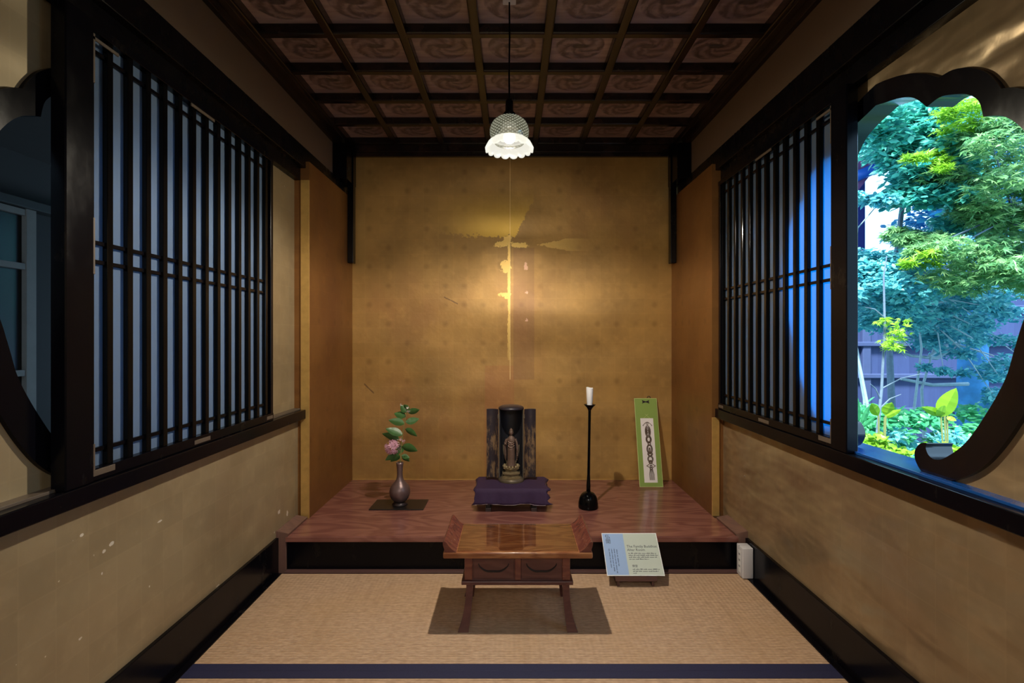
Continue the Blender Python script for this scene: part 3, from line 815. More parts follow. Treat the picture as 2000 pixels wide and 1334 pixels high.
for s in (-1, 1):
    bm = bm_new(); box(bm, s * .0755 - .0028, s * .0755 + .0028, -.016, -.009, .018, H - .014, .0008); obj('door_post', bm, 'shrine_rim', sh)
    d = thing('x', '', ''); bpy.data.objects.remove(d)
    # door: a quarter-cylinder leaf opened outwards, concave side to the room
    hx, hy = s * .0800, -.014
    pa = []; R = .070
    for i in range(15):
        t = i / 14
        pa.append((hx + s * .073 * t, hy + .018 * math.sin(PI * t) + .012 * t))
    pb = [(p[0], p[1] + .007) for p in pa]
    bm = bm_new(); prism(bm, pa + pb[::-1], 'z', .018, H - .014)
    d = obj('door', bm, 'shrine', sh, 'auto')
    for z in (.05, H - .07):
        bm = bm_new(); box(bm, s * .080 - .004, s * .080 + .004, -.022, -.014, z, z + .024, .001); obj('hinge', bm, 'shrine_rim', d)
# halo board behind statue
# statue
st = thing('buddha_statue', 'small dark standing buddha figure on a stepped pedestal inside the shrine', 'statue', (SX, SY + .004, SZ + .019))
bm = bm_new()
K = [(.066, 0), (.066, .007), (.060, .009), (.060, .015), (.052, .018), (.052, .023), (.062, .027), (.062, .033), (.048, .038), (.040, .043), (.038, .049), (.050, .054), (.056, .060), (.052, .066), (.047, .067), (0, .067)]
lathe(bm, [(0, 0)] + K, 6, cap=False)
bmesh.ops.rotate(bm, verts=bm.verts, cent=(0, 0, 0), matrix=Matrix.Rotation(math.radians(30), 3, 'Z'))
for k in range(14):
    a = 2 * PI * k / 14
    t = bmesh.new(); bmesh.ops.create_uvsphere(t, u_segments=8, v_segments=6, radius=1)
    merge(bm, t, Matrix.Translation((.045 * math.cos(a), .045 * math.sin(a), .070)) @ Matrix.Rotation(a, 4, 'Z') @ Matrix.Diagonal((.010, .0085, .010, 1)))
obj('pedestal', bm, 'pedestal', st)
bm = bm_new()
o_ = []
for i in range(25):
    t = i / 24 * 2 - 1
    a = t * 2.6
    o_.append((.056 * math.sin(a) * (1.0), .0))
pts = []
for i in range(25):
    u = i / 24; a = PI * (u - .5) * 1.05
    wdt = .052 * math.sin(a); zc = .185 - .125 * math.cos(a)
    if abs(math.cos(a)) > .9 and math.cos(a) < 0: zc += .012 * (abs(math.cos(a)) - .9) * 10
    pts.append((wdt, zc))
inn = [(p[0] * .86, .185 + (p[1] - .185) * .93) for p in pts]
prism(bm, pts + inn[::-1], 'y', .034, .037)
obj('halo_rim', bm, 'halo', st)
# body fused by voxel remesh
bm = bm_new()
def blobm(c, r, seg=16):
    t = bmesh.new(); bmesh.ops.create_uvsphere(t, u_segments=seg, v_segments=12, radius=1)
    merge(bm, t, Matrix.Translation(c) @ Matrix.Diagonal((*r, 1)))
secs = [(.0, .027, .018), (.010, .027, .019), (.04, .023, .017), (.075, .023, .018), (.105, .0235, .018), (.125, .021, .016), (.145, .023, .017), (.163, .028, .017), (.175, .025, .015), (.184, .015, .012), (.192, .0085, .009), (.2, .008, .008)]
rings = []
for z, a, b in secs:
    rings.append([bm.verts.new((a * math.cos(2 * PI * i / 28) * (1 + .05 * math.cos(10 * PI * 2 * i / 28) * (z < .11)), b * math.sin(2 * PI * i / 28), z)) for i in range(28)])
for a, b in zip(rings, rings[1:]):
    for i in range(28): bm.faces.new((a[i], a[(i + 1) % 28], b[(i + 1) % 28], b[i]))
bm.faces.new(rings[0][::-1]); bm.faces.new(rings[-1])
blobm((0, -.002, .208), (.0142, .0148, .0175)); blobm((0, 0, .2235), (.0115, .0115, .008)); blobm((0, 0, .231), (.0065, .0065, .006))
blobm((0, -.0158, .206), (.0022, .003, .004)); blobm((0, -.0145, .2), (.004, .002, .0012))
for s in (-1, 1): blobm((s * .0132, .001, .206), (.0022, .003, .007)); blobm((s * .0048, -.0138, .2095), (.0028, .0014, .0012))
# arms: left arm hangs, right arm raised in front
tube(bm, [(.026, 0, .170), (.035, -.003, .142), (.038, -.008, .112), (.037, -.012, .088)], [.008, .0075, .0065, .0045], 10)
blobm((.037, -.014, .079), (.0042, .0035, .0085))
for q in range(5): tube(bm, [(.0335 + q * .0018, -.0145, .076), (.0335 + q * .002, -.016, .066 + (.002 if q in (0, 4) else 0))], .0013, 6)
tube(bm, [(-.027, 0, .170), (-.036, -.004, .145), (-.034, -.018, .135), (-.029, -.030, .146)], [.009, .009, .0075, .005], 10)
blobm((-.029, -.032, .153), (.0048, .0035, .0065))
for q in range(5): tube(bm, [(-.0325 + q * .0018, -.033, .157), (-.0328 + q * .0019, -.0335, .167 - (.003 if q in (0, 4) else 0))], .0013, 6)
# sleeves and robe folds
tube(bm, [(-.036, -.004, .145), (-.037, -.006, .12), (-.035, -.004, .07), (-.034, 0, .04)], [.008, .010, .009, .004], 10, flat=.6)
tube(bm, [(.036, -.004, .135), (.039, -.002, .10), (.037, 0, .06), (.035, 0, .035)], [.008, .009, .008, .004], 10, flat=.6)
for k, zz in enumerate((.150, .137, .123)):
    tube(bm, [(-.020, -.014, zz + .006), (-.008, -.019, zz - .004), (.008, -.019, zz - .003), (.020, -.014, zz + .01)], .0025, 6)
for s in (-1, 1): blobm((s * .011, -.016, .003), (.008, .011, .005))
tmp = obj('tmp_body', bm, 'statue'); rm = tmp.modifiers.new('r', 'REMESH'); rm.mode = 'VOXEL'; rm.voxel_size = .0011
dg = bpy.context.evaluated_depsgraph_get()
me = bpy.data.meshes.new_from_object(tmp.evaluated_get(dg)); me.name = 'figure'; me.shade_smooth()
if not me.materials: me.materials.append(mt('statue'))
bpy.data.objects.remove(tmp)
o = bpy.data.objects.new('figure', me); C.objects.link(o); o.parent = st; o.location = (0, -.002, .069)

# ------------------------------------------------------------------ green card with the knotted cord
gc = thing('hanging_card', 'narrow green card with a white strip and knotted cord, leaning in the right corner', 'card', (.9565, 3.545, PZ))
lean = math.atan2(.165, .588)
gc.rotation_euler = (-lean, 0, 0)
GW, GH = .162, .612
bm = bm_new(); box(bm, -GW / 2, GW / 2, 0, .004, 0, GH, .001); obj('backing', bm, 'card_edge', gc, label='thin pale green edge around the card')
bm = bm_new(); box(bm, -GW / 2 + .003, GW / 2 - .003, -.0008, .001, .003, GH - .003); obj('green_face', bm, 'green_card', gc)
U = lambda u: (u - .5) * GW
W_ = lambda v: (1 - v) * GH
bm = bm_new(); box(bm, U(.215), U(.775), -.0022, .0, W_(.953), W_(.234)); ws = obj('white_strip', bm, 'strip', gc)
bm = bm_new()
for sx in (-1, 1): tube(bm, [(U(.5), -.002, W_(.20)), (U(.5) + sx * .022, -.002, W_(.234))], .0007, 5)
for sx in (-1, 1): tube(bm, [(U(.5), -.002, W_(.20)), (U(.5) + sx * .012, -.002, W_(.185))], .0007, 5)
obj('string', bm, 'card_edge', gc)
bm = bm_new()
tube(bm, [(U(.66) + .012 * math.cos(PI * i / 12) - .0, .001, W_(0) + .015 * math.sin(PI * i / 12)) for i in range(13)], .0022, 6); obj('hanging_loop', bm, 'bow', gc)
bm = bm_new()
for sx in (-1, 1):
    prism(bm, [(U(.5), W_(.043) - .003), (U(.5) + sx * .026, W_(.043) - .012), (U(.5) + sx * .022, W_(.043)), (U(.5) + sx * .026, W_(.043) + .012), (U(.5), W_(.043) + .003)], 'y', -.004, -.0008)
obj('bow', bm, 'bow', gc, label='black bow at the top of the green card')
bm = bm_new(); yk = -.0045; cu = U(.5)
def ov(cx, v, rx, rz, r=.0024, n=22): tube(bm, [(cx + rx * math.cos(2 * PI * i / n), yk, W_(v) + rz * math.sin(2 * PI * i / n)) for i in range(n)], r, 6, closed=True)
tube(bm, [(cu - .030 + .06 * i / 14, yk, W_(.315) + .022 * math.sin(PI * i / 14)) for i in range(15)], .0018, 6)
for sx in (-1, 1):
    tube(bm, [(cu + sx * .030, yk, W_(.315)), (cu + sx * .031, yk, W_(.322))], .0032, 6)
ov(cu, .295, .006, .008, .0018)
for k in range(1, 5): ov(cu, .385, .0045 * k, .010 * k, .0026)
for k in range(2, 4): ov(cu + .002, .475, .006 * k, .0085 * k, .0032)
ov(cu + .004, .525, .008, .012, .003)
for dx in (0, .006): ov(cu + .004, .585, .013 + dx, .026 + dx, .0026)
ov(cu + .004, .60, .004, .018, .003)
ov(cu + .005, .640, .016, .012, .0032); ov(cu + .005, .645, .009, .008, .003)
for dx in (0, .006): ov(cu + .005, .695, .013 + dx, .016 + dx, .0024)
ov(cu + .005, .728, .011, .010, .0034)
for sx in (-1, 1):
    t0 = bmesh.new()
    tube(bm, [(cu + .006 + sx * (.004 + .022 * math.sin(PI * i / 12) * (1 + .2 * math.cos(i))), yk, W_(.745 + .05 * i / 12)) for i in range(13)], .0022, 6)
ov(cu + .006, .775, .006, .008, .003); ov(cu + .006, .798, .008, .006, .003)
for k in range(6):
    dx = (k - 2.5) * .0062
    tube(bm, [(cu + .006 + dx * .5, yk, W_(.805)), (cu + .007 + dx * 1.05, yk, W_(.86)), (cu + .008 + dx, yk, W_(.925))], .0015, 6)
obj('knotted_cord', bm, 'cordk', gc, label='brown knotted cord ornament on the white strip')

# ------------------------------------------------------------------ information card in front of the platform
P0, P1 = Vector((.458, 2.492, .052)), Vector((.7375, 2.492, .052)); P2 = Vector((.4585, 2.652, .198))
ic = thing('information_card', 'printed information card with a blue strip, propped against the platform front', 'sign', P0)
ux = (P1 - P0).normalized(); uy = (P2 - P0); CH = uy.length; uy = Vector((0, uy.y, uy.z)).normalized(); uz = ux.cross(uy)
mtx = Matrix((ux, uy, uz)).transposed()
ic.rotation_euler = mtx.to_euler()
CW = (P1 - P0).length
bm = bm_new(); box(bm, 0, CW, 0, CH, 0, .003, .0008); obj('board', bm, 'card_white', ic)
bm = bm_new(); box(bm, .003, CW * .385, .004, CH - .004, .003, .0034); obj('blue_panel', bm, 'card_blue', ic)
bm = bm_new(); box(bm, CW * .385, CW - .004, .004, CH - .004, .003, .0034); obj('pale_panel', bm, 'card_green', ic)
def text(body, size, loc, mat, name, rot=0, ls=1.0, parent=ic):
    cu_ = bpy.data.curves.new('t', 'FONT'); cu_.body = body; cu_.size = size; cu_.space_line = ls; cu_.extrude = .00012; cu_.resolution_u = 2
    to = bpy.data.objects.new('t', cu_); C.objects.link(to)
    d_ = bpy.context.evaluated_depsgraph_get(); d_.update()
    me_ = bpy.data.meshes.new_from_object(to.evaluated_get(d_)); bpy.data.objects.remove(to); bpy.data.curves.remove(cu_)
    me_.materials.clear(); me_.materials.append(mt(mat)); me_.name = name
    o_ = bpy.data.objects.new(name, me_); C.objects.link(o_); o_.parent = parent; o_.location = loc; o_.rotation_euler = (0, 0, rot)
    return o_
text('The Family Buddhist\nAltar Room', .0185, (CW * .42, CH * .645, .0036), 'ink', 'english_title', 0, .95)
text('\u4ecf\n\u9593', .026, (CW * .055, CH * .865, .0036), 'ink', 'large_characters', 0, .95)
text('\u4f5b\u5802', .014, (CW * .46, CH * .195, .0036), 'ink', 'small_characters')
def wordbars(rows, mat, name, vertical=False, seed=1):
    r_ = random.Random(seed); bm = bm_new()
    for (a, b, c, h) in rows:          # start, end, fixed coordinate, height
        p = a
        while p < b:
            w = min(r_.uniform(.008, .026), b - p)
            n_ = max(1, int(w / .0035))
            for q in range(n_):
                u0 = p + w * q / n_; u1 = u0 + w / n_ * .72; hh = h * r_.choice((.6, .6, .6, 1.0))
                if vertical: box(bm, c, c + h * r_.choice((.8, 1)), u0, u1, .0034, .0037)
                else: box(bm, u0, u1, c, c + hh, .0034, .0037)
            p += w + .003
    obj(name, bm, mat, ic)
wordbars([(CW * .43, CW * .93, CH * .50, .005), (CW * .43, CW * .96, CH * .455, .005), (CW * .43, CW * .94, CH * .41, .005), (CW * .43, CW * .78, CH * .365, .005)], 'ink', 'english_lines')
wordbars([(CW * .46, CW * .93, CH * .135, .005), (CW * .46, CW * .91, CH * .09, .005), (CW * .46, CW * .52, CH * .05, .004)], 'ink', 'small_lines', seed=3)
wordbars([(CH * .18, CH * .62, CW * .09, .0045), (CH * .10, CH * .63, CW * .135, .0045), (CH * .06, CH * .63, CW * .18, .0045), (CH * .22, CH * .62, CW * .225, .0045)], 'ink_blue', 'japanese_lines', True, 5)
bm = bm_new()   # wedge support under the card
cr = mtx.transposed()
hold = thing('card_stand', 'small dark wooden easel under the information card', 'stand', (.598, 2.55, 0))
bm = bm_new(); prism(bm, [(-.052, .0), (.09, .0), (.09, .108), (.078, .108), (-.052, .026)], 'x', -.09, -.078); obj('side_cheek', bm, 'holder', hold)
bm = bm_new(); prism(bm, [(-.052, .0), (.09, .0), (.09, .108), (.078, .108), (-.052, .026)], 'x', .078, .09); obj('side_cheek', bm, 'holder', hold)
bm = bm_new(); box(bm, -.078, .078, .07, .085, .004, .09, .001); obj('back_board', bm, 'holder', hold)
bm = bm_new(); prism(bm, [(-.057, .024), (-.066, .032), (-.064, .054), (-.058, .051)], 'x', -.10, .10); obj('lip', bm, 'holder', hold)

# ------------------------------------------------------------------ white box by the baseboard
wb = thing('sensor_box', 'small white plastic box on the floor against the right baseboard', 'box', (1.171, 2.60, 0))
bm = bm_new(); box(bm, -.027, .027, -.035, .035, .0, .152, .005, 3); obj('casing', bm, 'white_plastic', wb, 'auto')
bm = bm_new(); box(bm, -.0278, -.0265, -.012, .012, .02, .13, .0004)
obj('side_label', bm, 'card_white', wb)
for k in range(3):
    bm = bm_new(); box(bm, -.0283, -.0272, -.008, .008, .045 + k * .030, .055 + k * .030); obj('side_slot', bm, 'grey_plastic', wb)
bm = bm_new(); box(bm, -.0275, .0275, .004, .0055, -.0, .1525); obj('seam', bm, 'grey_plastic', wb)
wb.location.z = .004

# small screws on the right wall
for k, (px, py) in enumerate(((1409, 929), (1455, 930))):
    Y = 1.215 * F / (px - 1000); Zc = E + (660 - py) * Y / F
    bm = bm_new(); t = bmesh.new(); bmesh.ops.create_uvsphere(t, u_segments=10, v_segments=6, radius=.006); merge(bm, t, Matrix.Diagonal((.5, 1, 1, 1)))
    o = obj('wall_pin', bm, 'metal', smooth=True, loc=(1.213, Y, Zc)); tag(o, ('metal pin in the right wall below the sill, nearer the alcove corner', 'metal pin in the right wall below the sill, farther from the alcove')[k], 'pin')

# ------------------------------------------------------------------ garden seen through the right window
rg = random.Random(11)
def leaves_mesh(cents, n, size, kind='oval', up=.55, asp=.42):
    vs, fs = [], []
    for _ in range(n):
        c, rad = rg.choice(cents)
        d = Vector((rg.gauss(0, 1), rg.gauss(0, 1), rg.gauss(0, 1))).normalized() * (rg.random() ** .45)
        p = Vector(c) + Vector((d.x * rad[0], d.y * rad[1], d.z * rad[2]))
        s = size * rg.uniform(.6, 1.3)
        nrm = Vector((rg.gauss(0, .5) - .25, rg.gauss(0, .5) - .35, up + rg.random())).normalized()
        a = nrm.orthogonal().normalized(); a.rotate(Matrix.Rotation(rg.uniform(0, 2 * PI), 3, nrm)); b = nrm.cross(a)
        k = len(vs)
        if kind == 'oval':
            w = s * asp
            q = [p, p + a * s * .3 + b * w * .5 - nrm * s * .03, p + a * s * .7 + b * w * .42 - nrm * s * .06, p + a * s - nrm * s * .15, p + a * s * .7 - b * w * .42 - nrm * s * .06, p + a * s * .3 - b * w * .5 - nrm * s * .03, p + a * s * .5 - nrm * s * .09]
            vs += q; fs += [(k, k + 1, k + 6), (k + 1, k + 2, k + 6), (k + 2, k + 3, k + 6), (k + 3, k + 4, k + 6), (k + 4, k + 5, k + 6), (k + 5, k, k + 6)]
        else:   # maple: five pointed lobes
            vs.append(p); m_ = 1
            pts_ = []
            for j in range(5):
                t = (-2 + j) * .62; ln = s * (1, .95, 1.1, .95, 1)[j] * (.62 if j in (0, 4) else .9)
                pts_.append(p + (a * math.cos(t) + b * math.sin(t)) * ln - nrm * s * .12)
                if j < 4:
                    t2 = t + .31; pts_.append(p + (a * math.cos(t2) + b * math.sin(t2)) * s * .33)
            vs += pts_
            for j in range(len(pts_) - 1): fs.append((k, k + 1 + j, k + 2 + j))
    return vs, fs
def plant(name, label, cat, base, cents, n, size, mat, kind='oval', trunk=None, tmat='bark', asp=.42, group=None, up=.55, extra=()):
    t = thing(name, label, cat, base, 0, group)
    B = Vector(base)
    cc = [(tuple(Vector(c) - B), r) for c, r in cents]
    lv = obj('foliage', leaves_mesh(cc, n, size, kind, up, asp), mat, t)
    bm = bm_new()
    for pts, r in (trunk or []):
        pp = [Vector(p) - B for p in pts]
        tube(bm, pp, [r * (1 - .55 * i / max(1, len(pp) - 1)) for i in range(len(pp))], 8)
    # thin branches to the leaf masses
    if trunk:
        top = Vector(trunk[0][0][-1]) - B
        for c, r in cc[::5]:
            m_ = (top + Vector(c)) * .5 + Vector((rg.uniform(-.1, .1), 0, rg.uniform(.0, .15)))
            tube(bm, [top, m_, Vector(c)], [.008, .006, .003], 5)
        obj('trunk', bm, tmat, t)
    else: bm.free()
    for n2, s2, m2, k2, c2 in extra:
        obj('young_leaves', leaves_mesh([(tuple(Vector(c) - B), r) for c, r in c2], n2, s2, k2), m2, t)
    return t
def masses(box_, Y, n, r, dy=.5, hollow=()):
    out = []
    while len(out) < n:
        px = rg.uniform(box_[0], box_[2]); py = rg.uniform(box_[1], box_[3])
        if any(h[0] < px < h[2] and h[1] < py < h[3] for h in hollow): continue
        out.append((pix(px, py, Y + rg.uniform(-dy, dy)), (r, r, r * .55)))
    return out
G = -.35
bm = bm_new(); box(bm, 1.42, 14, -2, 16, G - .1, G); struct('ground', bm, 'soil')
# evergreen tree, teal leaves, upper left of the opening
gap = (1640, 385, 1795, 500)
plant('evergreen_tree', 'glossy teal evergreen tree filling the upper left of the garden window', 'tree', pix(1745, 985, 4.6)[:2] + (G,),
      masses((1705, 190, 1860, 300), 4.4, 26, .17) + masses((1755, 300, 1900, 385), 4.4, 30, .17) + masses((1800, 380, 1930, 450), 4.8, 9, .16), 20000, .066, 'leaf_teal',
      trunk=[([pix(1745, 985, 4.7)[:2] + (G,), pix(1742, 800, 4.7), pix(1735, 640, 4.7), pix(1760, 420, 4.7), pix(1775, 320, 4.6)], .035)], asp=.5)
plant('evergreen_tree', 'blue green leafy tree low in front of the sky gap, beside the black post', 'tree', pix(1672, 960, 4.2)[:2] + (G,),
      masses((1640, 505, 1790, 620), 4.3, 22, .17) + masses((1640, 375, 1760, 392), 4.2, 7, .06), 10000, .055, 'leaf_cyan',
      trunk=[([pix(1700, 990, 4.2)[:2] + (G,), pix(1690, 780, 4.2), pix(1668, 660, 4.2), pix(1665, 560, 4.2)], .022)], tmat='twig', asp=.5)
plant('maple_tree', 'olive green maple spreading its branches over the right of the garden view', 'tree', pix(2040, 990, 4.4)[:2] + (G,),
      masses((1830, 225, 2080, 560), 3.9, 60, .17, .5) + masses((1740, 440, 1880, 520), 4.0, 9, .10, .3), 12000, .062, 'leaf_olive', 'maple',
      trunk=[([pix(2080, 990, 4.4)[:2] + (G,), pix(2070, 700, 4.4), pix(2040, 480, 4.3), pix(1980, 420, 4.1)], .05),
             ([pix(2060, 480, 4.0), pix(1950, 420, 4.0), pix(1850, 400, 4.0)], .014), ([pix(2060, 560, 4.0), pix(1950, 520, 4.0), pix(1860, 540, 4.0)], .012)],
      extra=[(900, .06, 'leaf_lime', 'maple', masses((1840, 200, 1925, 260), 3.7, 8, .10, .2) + masses((1770, 300, 1850, 330), 3.7, 5, .06, .2) + masses((1760, 480, 1830, 520), 3.7, 4, .06, .2))])
plant('background_tree', 'deep blue green tree standing farther back behind the fence', 'tree', (7.4, 8.6, G),
      masses((1790, 180, 2080, 560), 8.2, 64, .50, .9) + masses((1860, 480, 2080, 600), 8.2, 10, .4, .4) + masses((1660, 180, 1760, 290), 8.2, 10, .34, .5) + masses((1650, 600, 1760, 680), 8.2, 3, .1), 16000, .15, 'leaf_blue',
      trunk=[([(7.4, 8.6, G), (7.4, 8.6, 2.6)], .10)], tmat='bark_blue', asp=.5)
plant('leafy_shrub', 'dense darker turquoise shrub spreading before the fence in the middle of the garden', 'shrub', pix(1800, 960, 5.2)[:2] + (G,),
      masses((1700, 520, 1990, 690), 5.2, 46, .17, .3, [(1845, 520, 1895, 565), (1700, 640, 1790, 700), (1940, 620, 2000, 680)]) + masses((1930, 700, 2060, 860), 5.0, 18, .18), 16000, .056, 'leaf_cyan',
      trunk=[([pix(1810, 960, 5.3)[:2] + (G,), pix(1800, 760, 5.3), pix(1830, 660, 5.3)], .018)], tmat='twig', asp=.45)
plant('ground_shrub', 'low blue green ground plants behind the window sill', 'shrub', pix(1790, 990, 4.0)[:2] + (G,),
      masses((1650, 800, 1960, 930), 4.0, 34, .14, .35), 4200, .06, 'leaf_green', asp=.5,
      extra=[(500, .07, 'leaf_lime', 'oval', masses((1700, 850, 1850, 925), 3.6, 7, .09, .2)), (1800, .06, 'leaf_cyan', 'oval', masses((1640, 830, 1960, 920), 4.0, 14, .12, .3))])
plant('leafy_shrub', 'light turquoise small leaved bush in front of the fence, around the sapling', 'shrub', pix(1790, 985, 4.7)[:2] + (G,),
      masses((1650, 510, 1830, 640), 4.55, 22, .11, .25) + masses((1790, 590, 1990, 670), 4.5, 16, .09, .2) + masses((1800, 690, 1900, 730), 4.6, 5, .06, .1) + masses((1930, 690, 1990, 800), 4.5, 8, .10, .1), 5200, .05, 'leaf_cyan',
      trunk=[([pix(1790, 985, 4.7)[:2] + (G,), pix(1785, 800, 4.7), pix(1800, 680, 4.7), pix(1790, 600, 4.7)], .014)], tmat='twig', asp=.45)
# sapling with bright leaves
sp = thing('sapling', 'thin grey sapling with a few bright lime leaves near the black post', 'sapling', pix(1705, 990, 3.6)[:2] + (G,))
B = sp.location.copy()
bm = bm_new(); tube(bm, [Vector(p) - B for p in (pix(1703, 1010, 3.6), pix(1712, 860, 3.6), pix(1722, 760, 3.6), pix(1728, 640, 3.6), pix(1726, 540, 3.6), pix(1732, 500, 3.6))], [.012, .011, .009, .008, .006, .003], 8)
for a, b in (((1716, 800), (1760, 770)), ((1727, 640), (1780, 680)), ((1727, 620), (1690, 600)), ((1720, 780), (1700, 750)), ((1720, 760), (1800, 730)), ((1725, 660), (1770, 700))):
    tube(bm, [Vector(pix(*a, 3.6)) - B, Vector(pix((a[0] + b[0]) / 2, (a[1] + b[1]) / 2 - 6, 3.58)) - B, Vector(pix(*b, 3.55)) - B], [.005, .004, .002], 6)
obj('stem', bm, 'bark', sp)
cc = [(tuple(Vector(c) - B), r) for c, r in masses((1705, 625, 1780, 650), 3.55, 7, .05, .08) + masses((1705, 660, 1785, 680), 3.55, 7, .05, .08)]
obj('foliage', leaves_mesh(cc, 130, .05, 'maple'), 'leaf_lime', sp)
bm = bm_new()
tb2 = thing('slender_tree_stem', 'slender pale stem leaning beside the sapling by the black post', 'sapling', pix(1700, 1000, 3.9)[:2] + (G,)); B = tb2.location.copy()
tube(bm, [Vector(p) - B for p in (pix(1702, 1015, 3.9), pix(1696, 800, 3.9), pix(1680, 720, 3.9), pix(1664, 660, 3.9), pix(1668, 560, 3.9))], [.012, .011, .010, .009, .006], 8); obj('stem', bm, 'twig', tb2)
obj('foliage', leaves_mesh([(tuple(Vector(pix(1672, 570, 3.9)) - B), (.08, .08, .06))], 60, .05, 'oval'), 'leaf_cyan', tb2)
# big blue trunk
bt = thing('tree_trunk', 'thick blue grey tree trunk rising in front of the garden fence', 'tree', pix(1898, 990, 5.6)[:2] + (G,)); B = bt.location.copy()
bm = bm_new()
tp = [(pix(1898, 1000, 5.6)[0], 5.6, G), pix(1897, 840, 5.6), pix(1900, 700, 5.6), pix(1903, 640, 5.6), pix(1912, 580, 5.6), pix(1912, 535, 5.6), pix(1890, 500, 5.6), pix(1880, 440, 5.6)]
tube(bm, [Vector(p) - B for p in tp], [.16, .145, .13, .12, .11, .10, .09, .07], 14)
for v in bm.verts: v.co += Vector(v.co).normalized() * noise.noise(v.co * 6) * .02
obj('trunk', bm, 'bark_blue', bt, True)
# branches crossing
for pts in ([(1880, 665), (1830, 700), (1780, 695), (1740, 680)], [(1890, 750), (1820, 752), (1760, 740)], [(1880, 660), (1850, 675), (1815, 695)], [(1890, 500), (1940, 480), (2010, 470)]):
    bm = bm_new(); tube(bm, [Vector(pix(p[0], p[1], 5.45 - .1 * i)) - B for i, p in enumerate(pts)], [.022 - .004 * i for i in range(len(pts))], 6)
    obj('branch', bm, 'twig', bt)
# fence
fc = thing('garden_fence', 'dark blue board fence with horizontal rails behind the shrubs', 'fence', (6.0, 6.9, G))
sc_ = 6.9 / F
zf = lambda py: E + (660 - py) * sc_ - G
bm = bm_new(); box(bm, -4.4, 4.6, 0, .03, 0, zf(515)); obj('boards', bm, 'fence', fc)
for py in (531, 601, 672, 734, 800):
    bm = bm_new(); box(bm, -4.4, 4.6, -.07, 0, zf(py) - .03, zf(py) + .03, .01); obj('rail', bm, 'rail', fc)
for xx in (-4.2, -2.8, -1.35, .2, 1.7, 3.2, 4.4):
    bm = bm_new(); box(bm, xx, xx + .11, -.05, .0, 0, zf(505), .01); obj('post', bm, 'rail', fc)
# broad leaf plants
def broad(name, label, cx, cy, Y, ls, mat):
    b0 = Vector(pix(cx, 990, Y)); b0.z = G
    t = thing(name, label, 'plant', tuple(b0))
    for a, b, w in ls:
        o = obj('leaf', leaf_mesh(Vector(pix(*a, Y)) - b0, Vector(pix(*b, Y - .05)) - b0, w, 0, .3), mat, t)
    bm = bm_new()
    for a, b, w in ls[:3]:
        tube(bm, [Vector((0, 0, 0)), (Vector(pix(*a, Y)) - b0)], .006, 6)
    obj('stem', bm, 'stem', t)
broad('broad_leaf_plant', 'plant with tall pointed bright green leaf in front of the blue trunk', 1855, 800, 3.7, [((1838, 815), (1868, 758), .12), ((1850, 808), (1830, 800), .09), ((1845, 812), (1800, 795), .06), ((1850, 812), (1868, 822), .05)], 'leaf_lime')
broad('broad_leaf_plant', 'pair of round lime leaves behind the window sill, near the sapling', 1720, 800, 3.4, [((1716, 812), (1702, 788), .06), ((1730, 812), (1742, 786), .07), ((1728, 815), (1760, 800), .04)], 'leaf_lime')
broad('broad_leaf_plant', 'clump of blade leaves at the foot of the garden window, beside the post', 1680, 820, 3.6, [((1672, 830), (1660, 780), .035), ((1676, 830), (1676, 778), .035), ((1682, 830), (1700, 790), .035), ((1680, 835), (1665, 800), .03), ((1684, 835), (1712, 812), .03)], 'leaf_green')
plant('background_tree', 'round blue green tree behind the left end of the fence', 'tree', (3.2, 9.4, G),
      [((3.2 + rg.uniform(-1.2, 1.2), 9.4 + rg.uniform(-.6, .6), 2.2 + rg.uniform(-1.0, 1.2)), (.5, .5, .35)) for _ in range(26)], 5000, .15, 'leaf_teal',
      trunk=[([(3.2, 9.4, G), (3.2, 9.4, 2.0)], .10)], asp=.5)
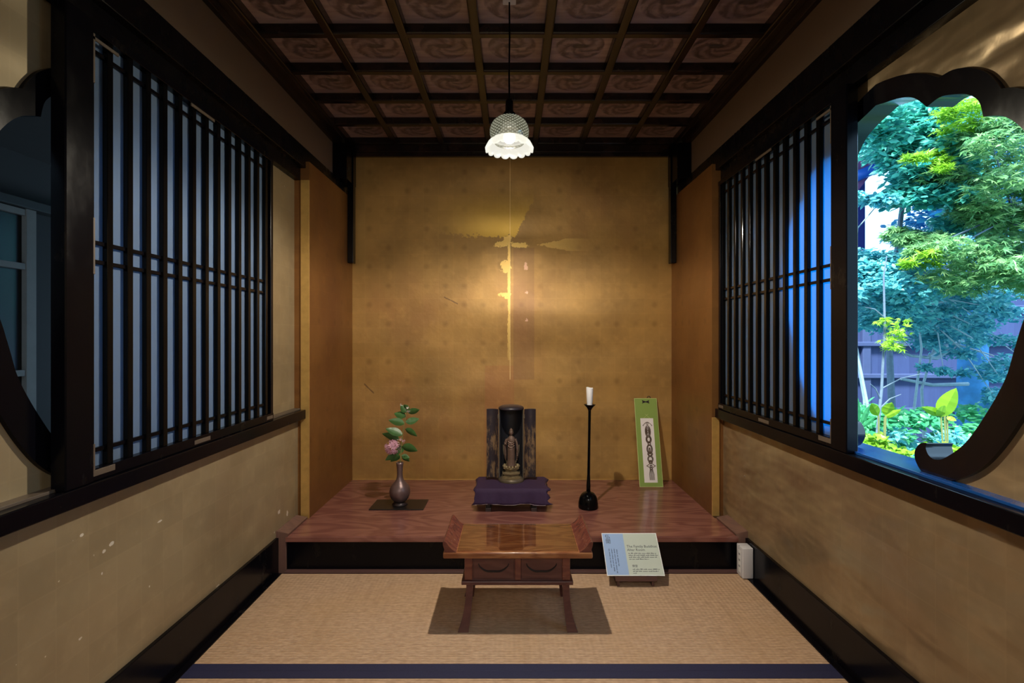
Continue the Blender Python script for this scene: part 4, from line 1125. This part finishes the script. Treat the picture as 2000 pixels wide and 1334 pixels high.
# neighbouring roof
nr = thing('neighbour_house', 'purple roof edge and wall of a house beyond the tree, upper left', 'house', (5.2, 9.0, G))
bm = bm_new()
A_, B_, = Vector(pix(1600, 355, 9.0)) - nr.location, Vector(pix(1735, 265, 9.0)) - nr.location
bm = bm_new(); prism(bm, [(A_.x - .5, A_.z - .35), (A_.x - .5, A_.z + .05), (B_.x, B_.z + .18), (B_.x + .05, B_.z), (A_.x + .4, A_.z - .28)], 'y', -.4, 2.5); obj('roof', bm, 'roof', nr)
q0, q1 = Vector(pix(1640, 325, 9)) - nr.location, Vector(pix(1705, 388, 9)) - nr.location
bm = bm_new(); box(bm, q0.x - 1.2, q1.x, .2, 2.4, 0, q0.z + .25); obj('wall', bm, 'roof_wall', nr)
bm = bm_new(); tube(bm, [Vector(pix(1660, 350, 8.6)) - nr.location, Vector(pix(1700, 333, 8.6)) - nr.location, Vector(pix(1722, 322, 8.6)) - nr.location], .09, 10); obj('gutter', bm, 'gutter', nr, True)

# ------------------------------------------------------------------ world, fill, camera
w = bpy.data.worlds.new('sky'); bpy.context.scene.world = w; w.use_nodes = True
bg = w.node_tree.nodes['Background']; bg.inputs[0].default_value = (.42, .70, 1.0, 1); bg.inputs[1].default_value = 2.5
L = bpy.data.lights.new('fill_light', 'AREA'); L.energy = 52; L.color = (1, .93, .84); L.shape = 'RECTANGLE'; L.size = 1.4; L.size_y = 1.0  # added fill behind the camera to brighten walls and floor
o = bpy.data.objects.new('fill_light', L); C.objects.link(o); o.location = (0, -1.75, 2.3); o.rotation_euler = (math.radians(4), 0, 0)
S = bpy.data.lights.new('sun', 'SUN'); S.energy = 12.0; S.color = (.9, 1, .95); S.angle = math.radians(12)
o = bpy.data.objects.new('sun', S); C.objects.link(o); o.rotation_euler = Vector((.45, .55, -1)).to_track_quat('-Z', 'Y').to_euler()

cam = bpy.data.cameras.new('camera'); cam.lens = F / 2000 * 36; cam.sensor_width = 36; cam.shift_y = -7 / 2000; cam.clip_start = .02
o = bpy.data.objects.new('camera', cam); C.objects.link(o); o.location = (0, 0, E); o.rotation_euler = (math.radians(90), 0, 0)
sc = bpy.context.scene; sc.camera = o
sc.view_settings.view_transform = 'Standard'; sc.view_settings.look = 'None'; sc.view_settings.gamma = 1; sc.view_settings.exposure = 0.22
sc.view_settings.use_curve_mapping = False
sc.cycles.max_bounces = 10; sc.cycles.transparent_max_bounces = 16; sc.cycles.sample_clamp_indirect = 4
sc.cycles.use_denoising = True
